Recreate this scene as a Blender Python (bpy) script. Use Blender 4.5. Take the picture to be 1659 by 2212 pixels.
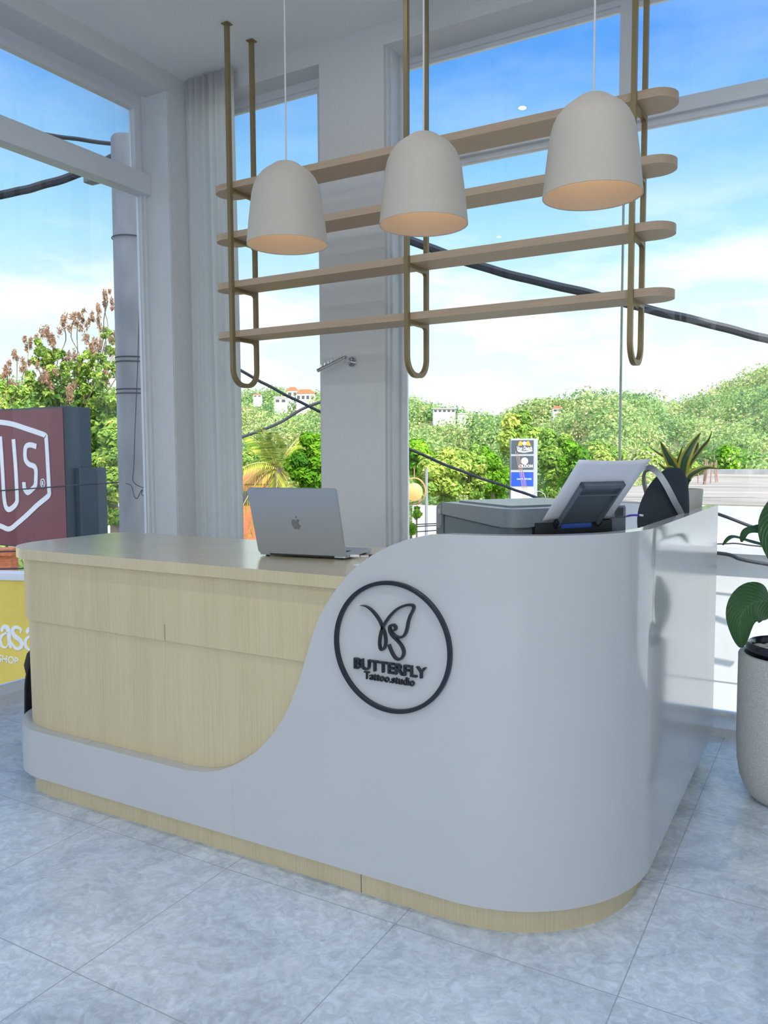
import bpy, bmesh, math, random
import numpy as np
from mathutils import Vector, Matrix

for o in list(bpy.data.objects):
    bpy.data.objects.remove(o, do_unlink=True)
S = bpy.context.scene
COL = S.collection
rad = math.radians
random.seed(7)

# ------------------------------------------------------------------ camera
FPX, YAW, PITCH, ROLL, HC = 1730.08, rad(-29.71226), rad(-4.12998), rad(-0.29346), 1.40
W, H = 1659, 2212
FW = Vector((math.sin(YAW) * math.cos(PITCH), math.cos(YAW) * math.cos(PITCH), math.sin(PITCH)))
R0 = Vector((math.cos(YAW), -math.sin(YAW), 0))
U0 = R0.cross(FW)
RT = R0 * math.cos(ROLL) + U0 * math.sin(ROLL)
UP = -R0 * math.sin(ROLL) + U0 * math.cos(ROLL)
EYE = Vector((0, 0, HC))
cam_d = bpy.data.cameras.new('camera')
cam = bpy.data.objects.new('camera', cam_d)
COL.objects.link(cam)
cam_d.sensor_fit = 'HORIZONTAL'
cam_d.sensor_width = 36.0
cam_d.lens = FPX / W * 36.0
cam_d.clip_start = 0.05
cam_d.clip_end = 2000
m3 = Matrix((RT, UP, -FW)).transposed()
cam.matrix_world = Matrix.Translation(EYE) @ m3.to_4x4()
S.camera = cam


def ray(x, y):
    return FW * FPX + RT * (x - W / 2) - UP * (y - H / 2)


def on_y(x, y, Y):
    d = ray(x, y)
    return EYE + d * (Y / d.y)


def on_x(x, y, X):
    d = ray(x, y)
    return EYE + d * (X / d.x)


def on_z(x, y, Z):
    d = ray(x, y)
    return EYE + d * ((Z - HC) / d.z)


def at(x, y, depth):
    d = ray(x, y)
    return EYE + d * (depth / FPX)


# ------------------------------------------------------------------ world, sun, exposure
SUN_DIR = Vector((0.60, -0.45, 0.74)).normalized()
SKY_STRENGTH = 1.0
SUN_STRENGTH = 6.0
S.view_settings.view_transform = 'Standard'
S.view_settings.look = 'None'
S.view_settings.gamma = 1.0
S.view_settings.use_curve_mapping = False
S.view_settings.exposure = 0.0
S.cycles.use_denoising = True
S.cycles.max_bounces = 10
S.cycles.diffuse_bounces = 6
S.cycles.transparent_max_bounces = 16
S.cycles.sample_clamp_indirect = 8.0

world = bpy.data.worlds.new('sky')
S.world = world
world.use_nodes = True
nt = world.node_tree
nt.nodes.clear()


def N(t, kind, **kw):
    n = t.nodes.new(kind)
    for k, v in kw.items():
        if k.startswith('_'):
            setattr(n, k[1:], v)
        else:
            n.inputs[k.replace('__', ' ')].default_value = v
    return n


def ramp(t, stops, interp='LINEAR'):
    r = t.nodes.new('ShaderNodeValToRGB')
    r.color_ramp.interpolation = interp
    els = r.color_ramp.elements
    while len(els) < len(stops):
        els.new(0.5)
    for e, (p, c) in zip(els, stops):
        e.position = p
        e.color = (c[0], c[1], c[2], 1)
    return r


tc = N(nt, 'ShaderNodeTexCoord')
sep = N(nt, 'ShaderNodeSeparateXYZ')
nt.links.new(tc.outputs['Generated'], sep.inputs[0])
# sin(elevation) -> clear sky colour
sky = ramp(nt, [(0.0, (1.0, 1.08, 1.1)), (0.10, (1.0, 1.15, 1.18)), (0.17, (0.86, 1.08, 1.15)), (0.24, (0.56, 0.94, 1.12)),
                (0.32, (0.32, 0.70, 1.10)), (0.43, (0.11, 0.40, 1.02)), (0.60, (0.20, 0.52, 1.25)), (1.0, (0.22, 0.55, 1.30))])
nt.links.new(sep.outputs['Z'], sky.inputs[0])
mp = N(nt, 'ShaderNodeMapping')
mp.inputs['Scale'].default_value = (1.6, 1.6, 5.0)
nt.links.new(tc.outputs['Generated'], mp.inputs[0])
cn = N(nt, 'ShaderNodeTexNoise', Scale=2.6, Detail=6.0, Roughness=0.55)
nt.links.new(mp.outputs[0], cn.inputs['Vector'])
cr = ramp(nt, [(0.44, (0, 0, 0)), (0.62, (1, 1, 1))])
nt.links.new(cn.outputs['Fac'], cr.inputs[0])
low = ramp(nt, [(0.0, (1, 1, 1)), (0.18, (0.85, 0.85, 0.85)), (0.30, (0.12, 0.12, 0.12)), (0.5, (0.1, 0.1, 0.1)), (1.0, (0.3, 0.3, 0.3))])
nt.links.new(sep.outputs['Z'], low.inputs[0])
cm = N(nt, 'ShaderNodeMath', _operation='MULTIPLY')
nt.links.new(cr.outputs[0], cm.inputs[0])
nt.links.new(low.outputs[0], cm.inputs[1])
mx = N(nt, 'ShaderNodeMix', _data_type='RGBA')
mx.inputs['B'].default_value = (1.35, 1.38, 1.38, 1)
nt.links.new(cm.outputs[0], mx.inputs['Factor'])
nt.links.new(sky.outputs[0], mx.inputs['A'])
# bright haze round the sun
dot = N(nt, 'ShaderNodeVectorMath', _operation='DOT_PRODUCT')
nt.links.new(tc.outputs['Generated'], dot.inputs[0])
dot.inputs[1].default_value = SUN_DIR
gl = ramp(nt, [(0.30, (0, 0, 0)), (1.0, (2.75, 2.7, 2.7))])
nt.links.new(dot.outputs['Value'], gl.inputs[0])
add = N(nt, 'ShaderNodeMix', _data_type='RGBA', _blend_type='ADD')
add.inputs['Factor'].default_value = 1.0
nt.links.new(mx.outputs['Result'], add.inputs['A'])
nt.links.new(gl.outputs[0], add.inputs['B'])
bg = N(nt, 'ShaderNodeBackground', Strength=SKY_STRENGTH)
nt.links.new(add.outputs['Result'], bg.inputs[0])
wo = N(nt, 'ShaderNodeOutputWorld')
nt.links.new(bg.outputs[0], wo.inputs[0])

sd = bpy.data.lights.new('sun', 'SUN')
sd.energy = SUN_STRENGTH
sd.angle = rad(0.6)
sd.color = (1.0, 0.95, 0.86)
sun = bpy.data.objects.new('sun', sd)
COL.objects.link(sun)
sun.rotation_euler = SUN_DIR.to_track_quat('Z', 'Y').to_euler()
sun.location = (20, -15, 30)

DOWNLIGHT_POWER = 13.0
PENDANT_POWER = 0.36


# ------------------------------------------------------------------ materials
MATS = {}


def mat(name, color, rough=0.5, metal=0.0, coat=0.0, emit=None, estr=0.0, spec=0.5, noise=None, bump=None, trans=0.0):
    """principled material with optional procedural colour noise (scale, amount, stretch) and bump (scale, strength)"""
    if name in MATS:
        return MATS[name]
    m = bpy.data.materials.new(name)
    m.use_nodes = True
    t = m.node_tree
    p = t.nodes['Principled BSDF']
    p.inputs['Base Color'].default_value = (*color, 1)
    p.inputs['Roughness'].default_value = rough
    p.inputs['Metallic'].default_value = metal
    p.inputs['Coat Weight'].default_value = coat
    p.inputs['Coat Roughness'].default_value = 0.05
    p.inputs['Specular IOR Level'].default_value = spec
    if emit:
        p.inputs['Emission Color'].default_value = (*emit, 1)
        p.inputs['Emission Strength'].default_value = estr
    c = N(t, 'ShaderNodeTexCoord')
    if noise is None:
        noise = (40.0, 0.04, (1, 1, 1))
    mpn = N(t, 'ShaderNodeMapping')
    mpn.inputs['Scale'].default_value = noise[2]
    t.links.new(c.outputs['Object'], mpn.inputs[0])
    n = N(t, 'ShaderNodeTexNoise', Scale=noise[0], Detail=4.0)
    t.links.new(mpn.outputs[0], n.inputs['Vector'])
    a = noise[1]
    r = ramp(t, [(0.3, tuple(x * (1 - a) for x in color)), (0.7, tuple(min(1, x * (1 + a)) for x in color))])
    t.links.new(n.outputs['Fac'], r.inputs[0])
    t.links.new(r.outputs[0], p.inputs['Base Color'])
    if bump:
        n2 = N(t, 'ShaderNodeTexNoise', Scale=bump[0], Detail=3.0)
        t.links.new(c.outputs['Object'], n2.inputs['Vector'])
        b = N(t, 'ShaderNodeBump', Strength=bump[1], Distance=0.002)
        t.links.new(n2.outputs['Fac'], b.inputs['Height'])
        t.links.new(b.outputs[0], p.inputs['Normal'])
    MATS[name] = m
    return m


def wood_mat(name='pale_wood_laminate', rough=0.42, coat=0.0):
    m = bpy.data.materials.new(name)
    m.use_nodes = True
    t = m.node_tree
    p = t.nodes['Principled BSDF']
    c = N(t, 'ShaderNodeTexCoord')
    mp1 = N(t, 'ShaderNodeMapping')
    mp1.inputs['Scale'].default_value = (260, 260, 3.0)
    t.links.new(c.outputs['Object'], mp1.inputs[0])
    n1 = N(t, 'ShaderNodeTexNoise', Scale=1.0, Detail=5.0, Roughness=0.7)
    t.links.new(mp1.outputs[0], n1.inputs['Vector'])
    mp2 = N(t, 'ShaderNodeMapping')
    mp2.inputs['Scale'].default_value = (9, 9, 0.3)
    t.links.new(c.outputs['Object'], mp2.inputs[0])
    n2 = N(t, 'ShaderNodeTexNoise', Scale=1.0, Detail=3.0)
    t.links.new(mp2.outputs[0], n2.inputs['Vector'])
    mixn = N(t, 'ShaderNodeMix', _data_type='FLOAT')
    mixn.inputs['Factor'].default_value = 0.3
    t.links.new(n1.outputs['Fac'], mixn.inputs['A'])
    t.links.new(n2.outputs['Fac'], mixn.inputs['B'])
    r = ramp(t, [(0.33, (0.54, 0.435, 0.265)), (0.5, (0.63, 0.52, 0.325)), (0.68, (0.69, 0.575, 0.37))])
    t.links.new(mixn.outputs['Result'], r.inputs[0])
    t.links.new(r.outputs[0], p.inputs['Base Color'])
    p.inputs['Roughness'].default_value = rough
    p.inputs['Coat Weight'].default_value = coat
    p.inputs['Coat Roughness'].default_value = 0.20
    return m


def floor_mat():
    m = bpy.data.materials.new('grey_stone_tiles')
    m.use_nodes = True
    t = m.node_tree
    p = t.nodes['Principled BSDF']
    c = N(t, 'ShaderNodeTexCoord')
    mpb = N(t, 'ShaderNodeMapping')
    mpb.inputs['Location'].default_value = (0.46, -2.01, 0)
    t.links.new(c.outputs['Object'], mpb.inputs[0])
    br = N(t, 'ShaderNodeTexBrick', Scale=1.0)
    br.offset = 0.0
    br.inputs['Color1'].default_value = (0.0, 0.0, 0.0, 1)
    br.inputs['Color2'].default_value = (1.0, 1.0, 1.0, 1)
    br.inputs['Mortar'].default_value = (0.5, 0.5, 0.5, 1)
    br.inputs['Mortar Size'].default_value = 0.0022
    br.inputs['Mortar Smooth'].default_value = 0.6
    br.inputs['Brick Width'].default_value = 0.655
    br.inputs['Row Height'].default_value = 0.6225
    t.links.new(mpb.outputs[0], br.inputs['Vector'])
    n0 = N(t, 'ShaderNodeTexNoise', Scale=2.4, Detail=9.0, Roughness=0.72, Distortion=0.8)
    t.links.new(c.outputs['Object'], n0.inputs['Vector'])
    base = ramp(t, [(0.30, (0.45, 0.505, 0.58)), (0.46, (0.61, 0.675, 0.755)), (0.58, (0.72, 0.775, 0.845)), (0.75, (0.82, 0.86, 0.90))])  # blue tint in the tile tones stands in for reflected sky
    t.links.new(n0.outputs['Fac'], base.inputs[0])
    n1 = N(t, 'ShaderNodeTexNoise', Scale=24.0, Detail=6.0, Roughness=0.7, Distortion=1.2)
    t.links.new(c.outputs['Object'], n1.inputs['Vector'])
    sp = ramp(t, [(0.40, (0.86, 0.86, 0.86)), (0.62, (1.14, 1.14, 1.14))])
    t.links.new(n1.outputs['Fac'], sp.inputs[0])
    mul = N(t, 'ShaderNodeMix', _data_type='RGBA', _blend_type='MULTIPLY')
    mul.inputs['Factor'].default_value = 1.0
    t.links.new(base.outputs[0], mul.inputs['A'])
    t.links.new(sp.outputs[0], mul.inputs['B'])
    # pale veins
    n2 = N(t, 'ShaderNodeTexNoise', Scale=1.7, Detail=4.0, Distortion=2.0)
    t.links.new(c.outputs['Object'], n2.inputs['Vector'])
    vein = ramp(t, [(0.495, (0, 0, 0)), (0.503, (0.5, 0.5, 0.5)), (0.511, (0, 0, 0))])
    t.links.new(n2.outputs['Fac'], vein.inputs[0])
    mv = N(t, 'ShaderNodeMix', _data_type='RGBA')
    t.links.new(vein.outputs[0], mv.inputs['Factor'])
    t.links.new(mul.outputs['Result'], mv.inputs['A'])
    mv.inputs['B'].default_value = (0.68, 0.72, 0.77, 1)
    mg = N(t, 'ShaderNodeMix', _data_type='RGBA')
    t.links.new(br.outputs['Fac'], mg.inputs['Factor'])
    t.links.new(mv.outputs['Result'], mg.inputs['A'])
    mg.inputs['B'].default_value = (0.36, 0.385, 0.42, 1)
    t.links.new(mg.outputs['Result'], p.inputs['Base Color'])
    rr = ramp(t, [(0.3, (0.20, 0.20, 0.20)), (0.7, (0.38, 0.38, 0.38))])
    t.links.new(n0.outputs['Fac'], rr.inputs[0])
    t.links.new(rr.outputs[0], p.inputs['Roughness'])
    b = N(t, 'ShaderNodeBump', Strength=0.25, Distance=0.003)
    t.links.new(n1.outputs['Fac'], b.inputs['Height'])
    t.links.new(b.outputs[0], p.inputs['Normal'])
    return m


def glass_mat():
    m = bpy.data.materials.new('window_glass')
    m.use_nodes = True
    t = m.node_tree
    t.nodes.clear()
    tr = N(t, 'ShaderNodeBsdfTransparent')
    tr.inputs[0].default_value = (0.985, 0.995, 0.995, 1)
    gs = N(t, 'ShaderNodeBsdfGlossy', Roughness=0.0)
    fr = N(t, 'ShaderNodeFresnel', IOR=1.35)
    mi = N(t, 'ShaderNodeMixShader')
    o = N(t, 'ShaderNodeOutputMaterial')
    t.links.new(fr.outputs[0], mi.inputs[0])
    t.links.new(tr.outputs[0], mi.inputs[1])
    t.links.new(gs.outputs[0], mi.inputs[2])
    t.links.new(mi.outputs[0], o.inputs[0])
    return m


def curtain_mat():
    m = bpy.data.materials.new('sheer_white_cloth')
    m.use_nodes = True
    t = m.node_tree
    t.nodes.clear()
    c = N(t, 'ShaderNodeTexCoord')
    w = N(t, 'ShaderNodeTexNoise', Scale=300.0)
    t.links.new(c.outputs['Object'], w.inputs['Vector'])
    r = ramp(t, [(0.3, (0.86, 0.86, 0.86)), (0.7, (0.93, 0.93, 0.93))])
    t.links.new(w.outputs['Fac'], r.inputs[0])
    d = N(t, 'ShaderNodeBsdfDiffuse')
    l = N(t, 'ShaderNodeBsdfTranslucent')
    t.links.new(r.outputs[0], d.inputs[0])
    t.links.new(r.outputs[0], l.inputs[0])
    mi = N(t, 'ShaderNodeMixShader')
    mi.inputs[0].default_value = 0.62
    t.links.new(d.outputs[0], mi.inputs[1])
    t.links.new(l.outputs[0], mi.inputs[2])
    o = N(t, 'ShaderNodeOutputMaterial')
    t.links.new(mi.outputs[0], o.inputs[0])
    return m


def leaf_mat(name, stops, transl=0.35, rough=0.5):
    """foliage: colour by the leaf's own 'tint' value"""
    m = bpy.data.materials.new(name)
    m.use_nodes = True
    t = m.node_tree
    t.nodes.clear()
    a = N(t, 'ShaderNodeAttribute')
    a.attribute_name = 'tint'
    r = ramp(t, stops)
    t.links.new(a.outputs['Fac'], r.inputs[0])
    d = N(t, 'ShaderNodeBsdfDiffuse')
    l = N(t, 'ShaderNodeBsdfTranslucent')
    t.links.new(r.outputs[0], d.inputs[0])
    t.links.new(r.outputs[0], l.inputs[0])
    mi = N(t, 'ShaderNodeMixShader')
    mi.inputs[0].default_value = transl
    t.links.new(d.outputs[0], mi.inputs[1])
    t.links.new(l.outputs[0], mi.inputs[2])
    o = N(t, 'ShaderNodeOutputMaterial')
    t.links.new(mi.outputs[0], o.inputs[0])
    return m


def stripe_leaf_mat(name, stops, veins=0.0):
    """indoor leaf: colour across the blade from UV x, optional side veins from UV"""
    m = bpy.data.materials.new(name)
    m.use_nodes = True
    t = m.node_tree
    p = t.nodes['Principled BSDF']
    u = N(t, 'ShaderNodeUVMap')
    sx = N(t, 'ShaderNodeSeparateXYZ')
    t.links.new(u.outputs[0], sx.inputs[0])
    r = ramp(t, stops)
    t.links.new(sx.outputs['X'], r.inputs[0])
    t.links.new(r.outputs[0], p.inputs['Base Color'])
    p.inputs['Roughness'].default_value = 0.35
    if veins:
        ab = N(t, 'ShaderNodeMath', _operation='SUBTRACT')
        t.links.new(sx.outputs['X'], ab.inputs[0])
        ab.inputs[1].default_value = 0.5
        ab2 = N(t, 'ShaderNodeMath', _operation='ABSOLUTE')
        t.links.new(ab.outputs[0], ab2.inputs[0])
        sm = N(t, 'ShaderNodeMath', _operation='MULTIPLY_ADD')
        t.links.new(ab2.outputs[0], sm.inputs[0])
        sm.inputs[1].default_value = -0.8
        t.links.new(sx.outputs['Y'], sm.inputs[2])
        fr = N(t, 'ShaderNodeMath', _operation='MULTIPLY')
        t.links.new(sm.outputs[0], fr.inputs[0])
        fr.inputs[1].default_value = 80.0
        si = N(t, 'ShaderNodeMath', _operation='SINE')
        t.links.new(fr.outputs[0], si.inputs[0])
        b = N(t, 'ShaderNodeBump', Strength=veins, Distance=0.004)
        t.links.new(si.outputs[0], b.inputs['Height'])
        t.links.new(b.outputs[0], p.inputs['Normal'])
    return m


WOOD = wood_mat()
WOODTOP = wood_mat('polished_pale_wood', 0.30, 1.0)
FLOOR = floor_mat()
GLASS = glass_mat()
CURT = curtain_mat()
WHITE = mat('white_laminate', (0.55, 0.545, 0.55), 0.10, spec=0.5, noise=(3.0, 0.01, (1, 1, 1)))
WALL = mat('white_wall_paint', (0.74, 0.745, 0.75), 0.75, noise=(60, 0.02, (1, 1, 1)), bump=(220, 0.08))
CEIL = mat('white_ceiling_paint', (0.88, 0.88, 0.88), 0.85, noise=(50, 0.015, (1, 1, 1)))
FRAME = mat('white_window_frame', (0.74, 0.76, 0.79), 0.35, noise=(20, 0.015, (1, 1, 1)))
CURB = mat('pale_curb', (0.66, 0.67, 0.68), 0.5, noise=(30, 0.03, (1, 1, 1)))
BRONZE = mat('gold_painted_steel', (0.30, 0.22, 0.105), 0.42, metal=0.25, noise=(60, 0.05, (1, 1, 1)))
BOARD = mat('pale_oak_board', (0.56, 0.41, 0.28), 0.5, noise=(3.0, 0.08, (1.5, 60, 60)))
SHADE = mat('matte_white_shade', (0.52, 0.465, 0.40), 0.6, noise=(100, 0.015, (1, 1, 1)))
BLACK = mat('black_acrylic', (0.012, 0.016, 0.026), 0.35, noise=(30, 0.1, (1, 1, 1)))
SEAM = mat('dark_joint', (0.10, 0.10, 0.11), 0.7)
WSEAM = mat('white_joint', (0.50, 0.51, 0.53), 0.7)
CORD = mat('pale_cord', (0.62, 0.62, 0.62), 0.6)
CHROME = mat('chrome', (0.75, 0.77, 0.80), 0.08, metal=1.0, noise=(20, 0.01, (1, 1, 1)))
ALU = mat('silver_aluminium', (0.42, 0.45, 0.50), 0.38, metal=0.55, noise=(300, 0.02, (1, 1, 1)))
ALUD = mat('silver_logo', (0.26, 0.275, 0.31), 0.25, metal=0.6)
KEYS = mat('black_keys', (0.03, 0.03, 0.035), 0.5)
SCREEN = mat('dark_screen', (0.01, 0.01, 0.012), 0.08)
PRN = mat('slate_grey_plastic', (0.115, 0.14, 0.165), 0.42, bump=(900, 0.15), noise=(200, 0.05, (1, 1, 1)))
PRNL = mat('light_slate_plastic', (0.17, 0.195, 0.22), 0.24, bump=(900, 0.15), noise=(200, 0.05, (1, 1, 1)))
PRND = mat('black_plastic', (0.012, 0.016, 0.022), 0.35)
TAPE = mat('blue_film', (0.03, 0.10, 0.45), 0.3)
PAPER = mat('white_paper', (0.80, 0.79, 0.84), 0.8, noise=(200, 0.01, (1, 1, 1)))
FABRIC = mat('dark_blue_grey_mesh', (0.028, 0.036, 0.050), 0.85, noise=(400, 0.25, (1, 1, 1)), bump=(700, 0.5))
HANDLE = mat('grey_aluminium_handle', (0.30, 0.32, 0.35), 0.35, metal=0.6)
PURPLE = mat('purple_cable', (0.13, 0.05, 0.55), 0.4)
CERAM = mat('off_white_ceramic', (0.62, 0.60, 0.55), 0.5, noise=(12, 0.05, (1, 1, 1)))
TERR = mat('speckled_off_white_stone', (0.58, 0.575, 0.55), 0.6, noise=(260, 0.22, (1, 1, 1)), bump=(300, 0.2))
NAVY = mat('glossy_dark_pot', (0.018, 0.020, 0.034), 0.18, coat=0.4)
SOIL = mat('dark_soil', (0.04, 0.03, 0.02), 0.9, noise=(80, 0.5, (1, 1, 1)), bump=(150, 1.0))
PEB = mat('pale_pebble', (0.58, 0.54, 0.45), 0.5, noise=(30, 0.12, (1, 1, 1)))
CLOTH = mat('black_nylon', (0.012, 0.012, 0.014), 0.7, bump=(500, 0.3))
CONC = mat('weathered_concrete', (0.30, 0.305, 0.31), 0.9, noise=(5, 0.22, (1, 1, 0.4)), bump=(40, 0.4))
WIRE = mat('black_cable', (0.03, 0.035, 0.045), 0.6)
MAROON = mat('maroon_sign_face', (0.17, 0.032, 0.05), 0.3, coat=0.15, noise=(4, 0.12, (1, 1, 1)))
SLATE = mat('slate_blue_metal', (0.035, 0.06, 0.085), 0.45, noise=(4, 0.15, (1, 1, 0.3)))
SIGNW = mat('sign_white', (0.84, 0.86, 0.88), 0.4)
YELLOW = mat('yellow_sign_face', (0.82, 0.62, 0.10), 0.35, coat=0.2, noise=(3, 0.06, (1, 1, 1)))
PWHITE = mat('sunlit_white_plaster', (0.66, 0.68, 0.69), 0.9, noise=(3.0, 0.07, (1, 1, 1)), bump=(60, 0.2))
ROOFM = mat('bleached_concrete_roof', (0.30, 0.265, 0.215), 0.9, noise=(0.5, 0.35, (1.0, 6.0, 1.0)), bump=(20, 0.3))
RUST = mat('rusty_steel', (0.34, 0.20, 0.15), 0.8)
EARTH = mat('dry_earth', (0.26, 0.24, 0.11), 0.95, noise=(0.25, 0.35, (1, 1, 1)))
ASPH = mat('grey_road', (0.16, 0.16, 0.16), 0.9, noise=(2, 0.1, (1, 1, 1)))
BRICK = mat('orange_brick', (0.55, 0.17, 0.07), 0.85, noise=(14, 0.25, (1, 1, 3)))
TILE = mat('orange_roof_tile', (0.52, 0.17, 0.08), 0.8, noise=(6, 0.2, (1, 6, 1)))
HOUSE = mat('white_house_wall', (0.80, 0.79, 0.76), 0.85)
HOUSED = mat('dark_window', (0.06, 0.07, 0.08), 0.3)
BARK = mat('pale_bark', (0.28, 0.22, 0.16), 0.9, noise=(12, 0.3, (1, 1, 0.2)))
BAMBOO = mat('bamboo', (0.52, 0.34, 0.15), 0.6, noise=(20, 0.2, (1, 1, 0.2)))
GREY = mat('grey_steel', (0.33, 0.35, 0.37), 0.5)
PSLATE = mat('sign_panel_dark', (0.05, 0.065, 0.085), 0.4)
PBLUE = mat('sign_panel_blue', (0.01, 0.06, 0.75), 0.4)
ORANGE = mat('sign_orange', (0.85, 0.30, 0.02), 0.5)
LANT = mat('glowing_lantern_paper', (0.8, 0.5, 0.18), 0.7, emit=(1.0, 0.55, 0.18), estr=0.9)
BULB = mat('warm_bulb', (1, 0.8, 0.5), 0.5, emit=(1.0, 0.62, 0.30), estr=12.0)
DOWN = mat('downlight_diffuser', (1, 1, 1), 0.5, emit=(1.0, 0.98, 0.95), estr=40.0)


# ------------------------------------------------------------------ mesh helpers
def finish(me, smooth, angle=35):
    if smooth:
        me.polygons.foreach_set('use_smooth', [True] * len(me.polygons))
        me.set_sharp_from_angle(angle=rad(angle))
    me.update()


class MB:
    def __init__(self):
        self.bm = bmesh.new()

    def box(self, x0, x1, y0, y1, z0, z1, bevel=0.0, M=None):
        vs = [self.bm.verts.new(((x0, x1)[i], (y0, y1)[j], (z0, z1)[k])) for i in (0, 1) for j in (0, 1) for k in (0, 1)]
        f = [(0, 1, 3, 2), (4, 6, 7, 5), (0, 4, 5, 1), (2, 3, 7, 6), (0, 2, 6, 4), (1, 5, 7, 3)]
        fs = [self.bm.faces.new([vs[i] for i in q]) for q in f]
        if bevel:
            es = list({e for q in fs for e in q.edges})
            r = bmesh.ops.bevel(self.bm, geom=es, offset=bevel, segments=3, affect='EDGES', profile=0.7)
            vs = list({v for v in r['verts']} | {v for v in vs if v.is_valid})
        if M is not None:
            bmesh.ops.transform(self.bm, matrix=M, verts=[v for v in vs if v.is_valid])
        return self

    def prism(self, pts, a, b, axis='z', M=None):
        """polygon extruded along an axis: pts are the two other coordinates, in order"""
        def mk(p, h):
            if axis == 'z':
                return Vector((p[0], p[1], h))
            if axis == 'y':
                return Vector((p[0], h, p[1]))
            return Vector((h, p[0], p[1]))
        va = [self.bm.verts.new(M @ mk(p, a) if M else mk(p, a)) for p in pts]
        vb = [self.bm.verts.new(M @ mk(p, b) if M else mk(p, b)) for p in pts]
        n = len(pts)
        fs = [self.bm.faces.new(va), self.bm.faces.new(vb)]
        for i in range(n):
            fs.append(self.bm.faces.new([va[i], va[(i + 1) % n], vb[(i + 1) % n], vb[i]]))
        bmesh.ops.recalc_face_normals(self.bm, faces=fs)
        return self

    def lathe(self, prof, c=(0, 0, 0), n=48, M=None, sy=1.0):
        rings = []
        for r, z in prof:
            if r < 1e-6:
                rings.append([self.bm.verts.new((c[0], c[1], c[2] + z))])
            else:
                rings.append([self.bm.verts.new((c[0] + r * math.cos(2 * math.pi * i / n), c[1] + sy * r * math.sin(2 * math.pi * i / n), c[2] + z)) for i in range(n)])
        for A, B in zip(rings, rings[1:]):
            for i in range(n):
                j = (i + 1) % n
                q = [A[0]] if len(A) == 1 else [A[i], A[j]]
                q += [B[0]] if len(B) == 1 else [B[j], B[i]]
                if len(q) > 2:
                    self.bm.faces.new(q)
        if M is not None:
            bmesh.ops.transform(self.bm, matrix=M, verts=[v for r in rings for v in r])
        return self

    def tube(self, pts, r, n=8, closed=False, caps=True, sq=None):
        """tube along points; r a number or a list; sq=(w, h) gives a rectangular section"""
        pts = [Vector(p) for p in pts]
        rs = r if isinstance(r, (list, tuple)) else [r] * len(pts)
        m = len(pts)
        prev = None
        rings = []
        for i, p in enumerate(pts):
            a = pts[i - 1] if (i > 0 or closed) else p
            b = pts[(i + 1) % m] if (i < m - 1 or closed) else p
            tng = (b - a).normalized()
            if prev is None:
                ref = Vector((0, 0, 1)) if abs(tng.z) < 0.9 else Vector((1, 0, 0))
                u = tng.cross(ref).normalized()
            else:
                u = (prev - tng * prev.dot(tng)).normalized()
            prev = u
            v = tng.cross(u)
            if sq:
                off = [(sq[0], sq[1]), (-sq[0], sq[1]), (-sq[0], -sq[1]), (sq[0], -sq[1])]
                rings.append([self.bm.verts.new(p + u * x + v * y) for x, y in off])
            else:
                rings.append([self.bm.verts.new(p + (u * math.cos(2 * math.pi * k / n) + v * math.sin(2 * math.pi * k / n)) * rs[i]) for k in range(n)])
        k = len(rings[0])
        for i in range(m if closed else m - 1):
            A, B = rings[i], rings[(i + 1) % m]
            for j in range(k):
                self.bm.faces.new([A[j], A[(j + 1) % k], B[(j + 1) % k], B[j]])
        if caps and not closed:
            self.bm.faces.new(rings[0][::-1])
            self.bm.faces.new(rings[-1])
        return self

    def ball(self, c, r, sub=2, M=None, scale=(1, 1, 1)):
        g = bmesh.ops.create_icosphere(self.bm, subdivisions=sub, radius=1.0)
        mm = Matrix.Translation(c) @ (M if M else Matrix.Identity(4)) @ Matrix.Diagonal((r * scale[0], r * scale[1], r * scale[2], 1))
        bmesh.ops.transform(self.bm, matrix=mm, verts=g['verts'])
        return self

    def build(self, name, material, parent=None, smooth=True, angle=35, normals=True):
        if normals:
            bmesh.ops.recalc_face_normals(self.bm, faces=self.bm.faces[:])
        me = bpy.data.meshes.new(name)
        self.bm.to_mesh(me)
        self.bm.free()
        finish(me, smooth, angle)
        me.materials.append(material)
        return link(name, me, parent)


def link(name, me, parent=None):
    o = bpy.data.objects.new(name, me)
    COL.objects.link(o)
    if parent is not None:
        o.parent = parent
        bpy.context.view_layer.update()
        o.matrix_parent_inverse = parent.matrix_world.inverted()
    return o


def thing(name, label, cat, loc=(0, 0, 0), group=None):
    o = bpy.data.objects.new(name, None)
    o.empty_display_size = 0.1
    o.location = loc
    COL.objects.link(o)
    bpy.context.view_layer.update()
    return tag(o, label, cat, group)


def tag(o, label=None, cat=None, group=None, kind=None):
    if label:
        o['label'] = label
    if cat:
        o['category'] = cat
    if group:
        o['group'] = group
    if kind:
        o['kind'] = kind
    return o


def struct(o):
    o['kind'] = 'structure'
    return o


def lab(o, s):
    o['label'] = s
    return o


def copy_tree(o, move, label=None):
    """a copy of a thing with copies of its parts and sub-parts, shifted by move"""
    def rec(src, parent):
        c = src.copy()
        COL.objects.link(c)
        if parent is not None:
            c.parent = parent
            c.matrix_parent_inverse = src.matrix_parent_inverse.copy()
        for ch in src.children:
            rec(ch, c)
        return c
    r = rec(o, None)
    r.location = Vector(o.location) + Vector(move)
    if label:
        r['label'] = label
    return r


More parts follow.
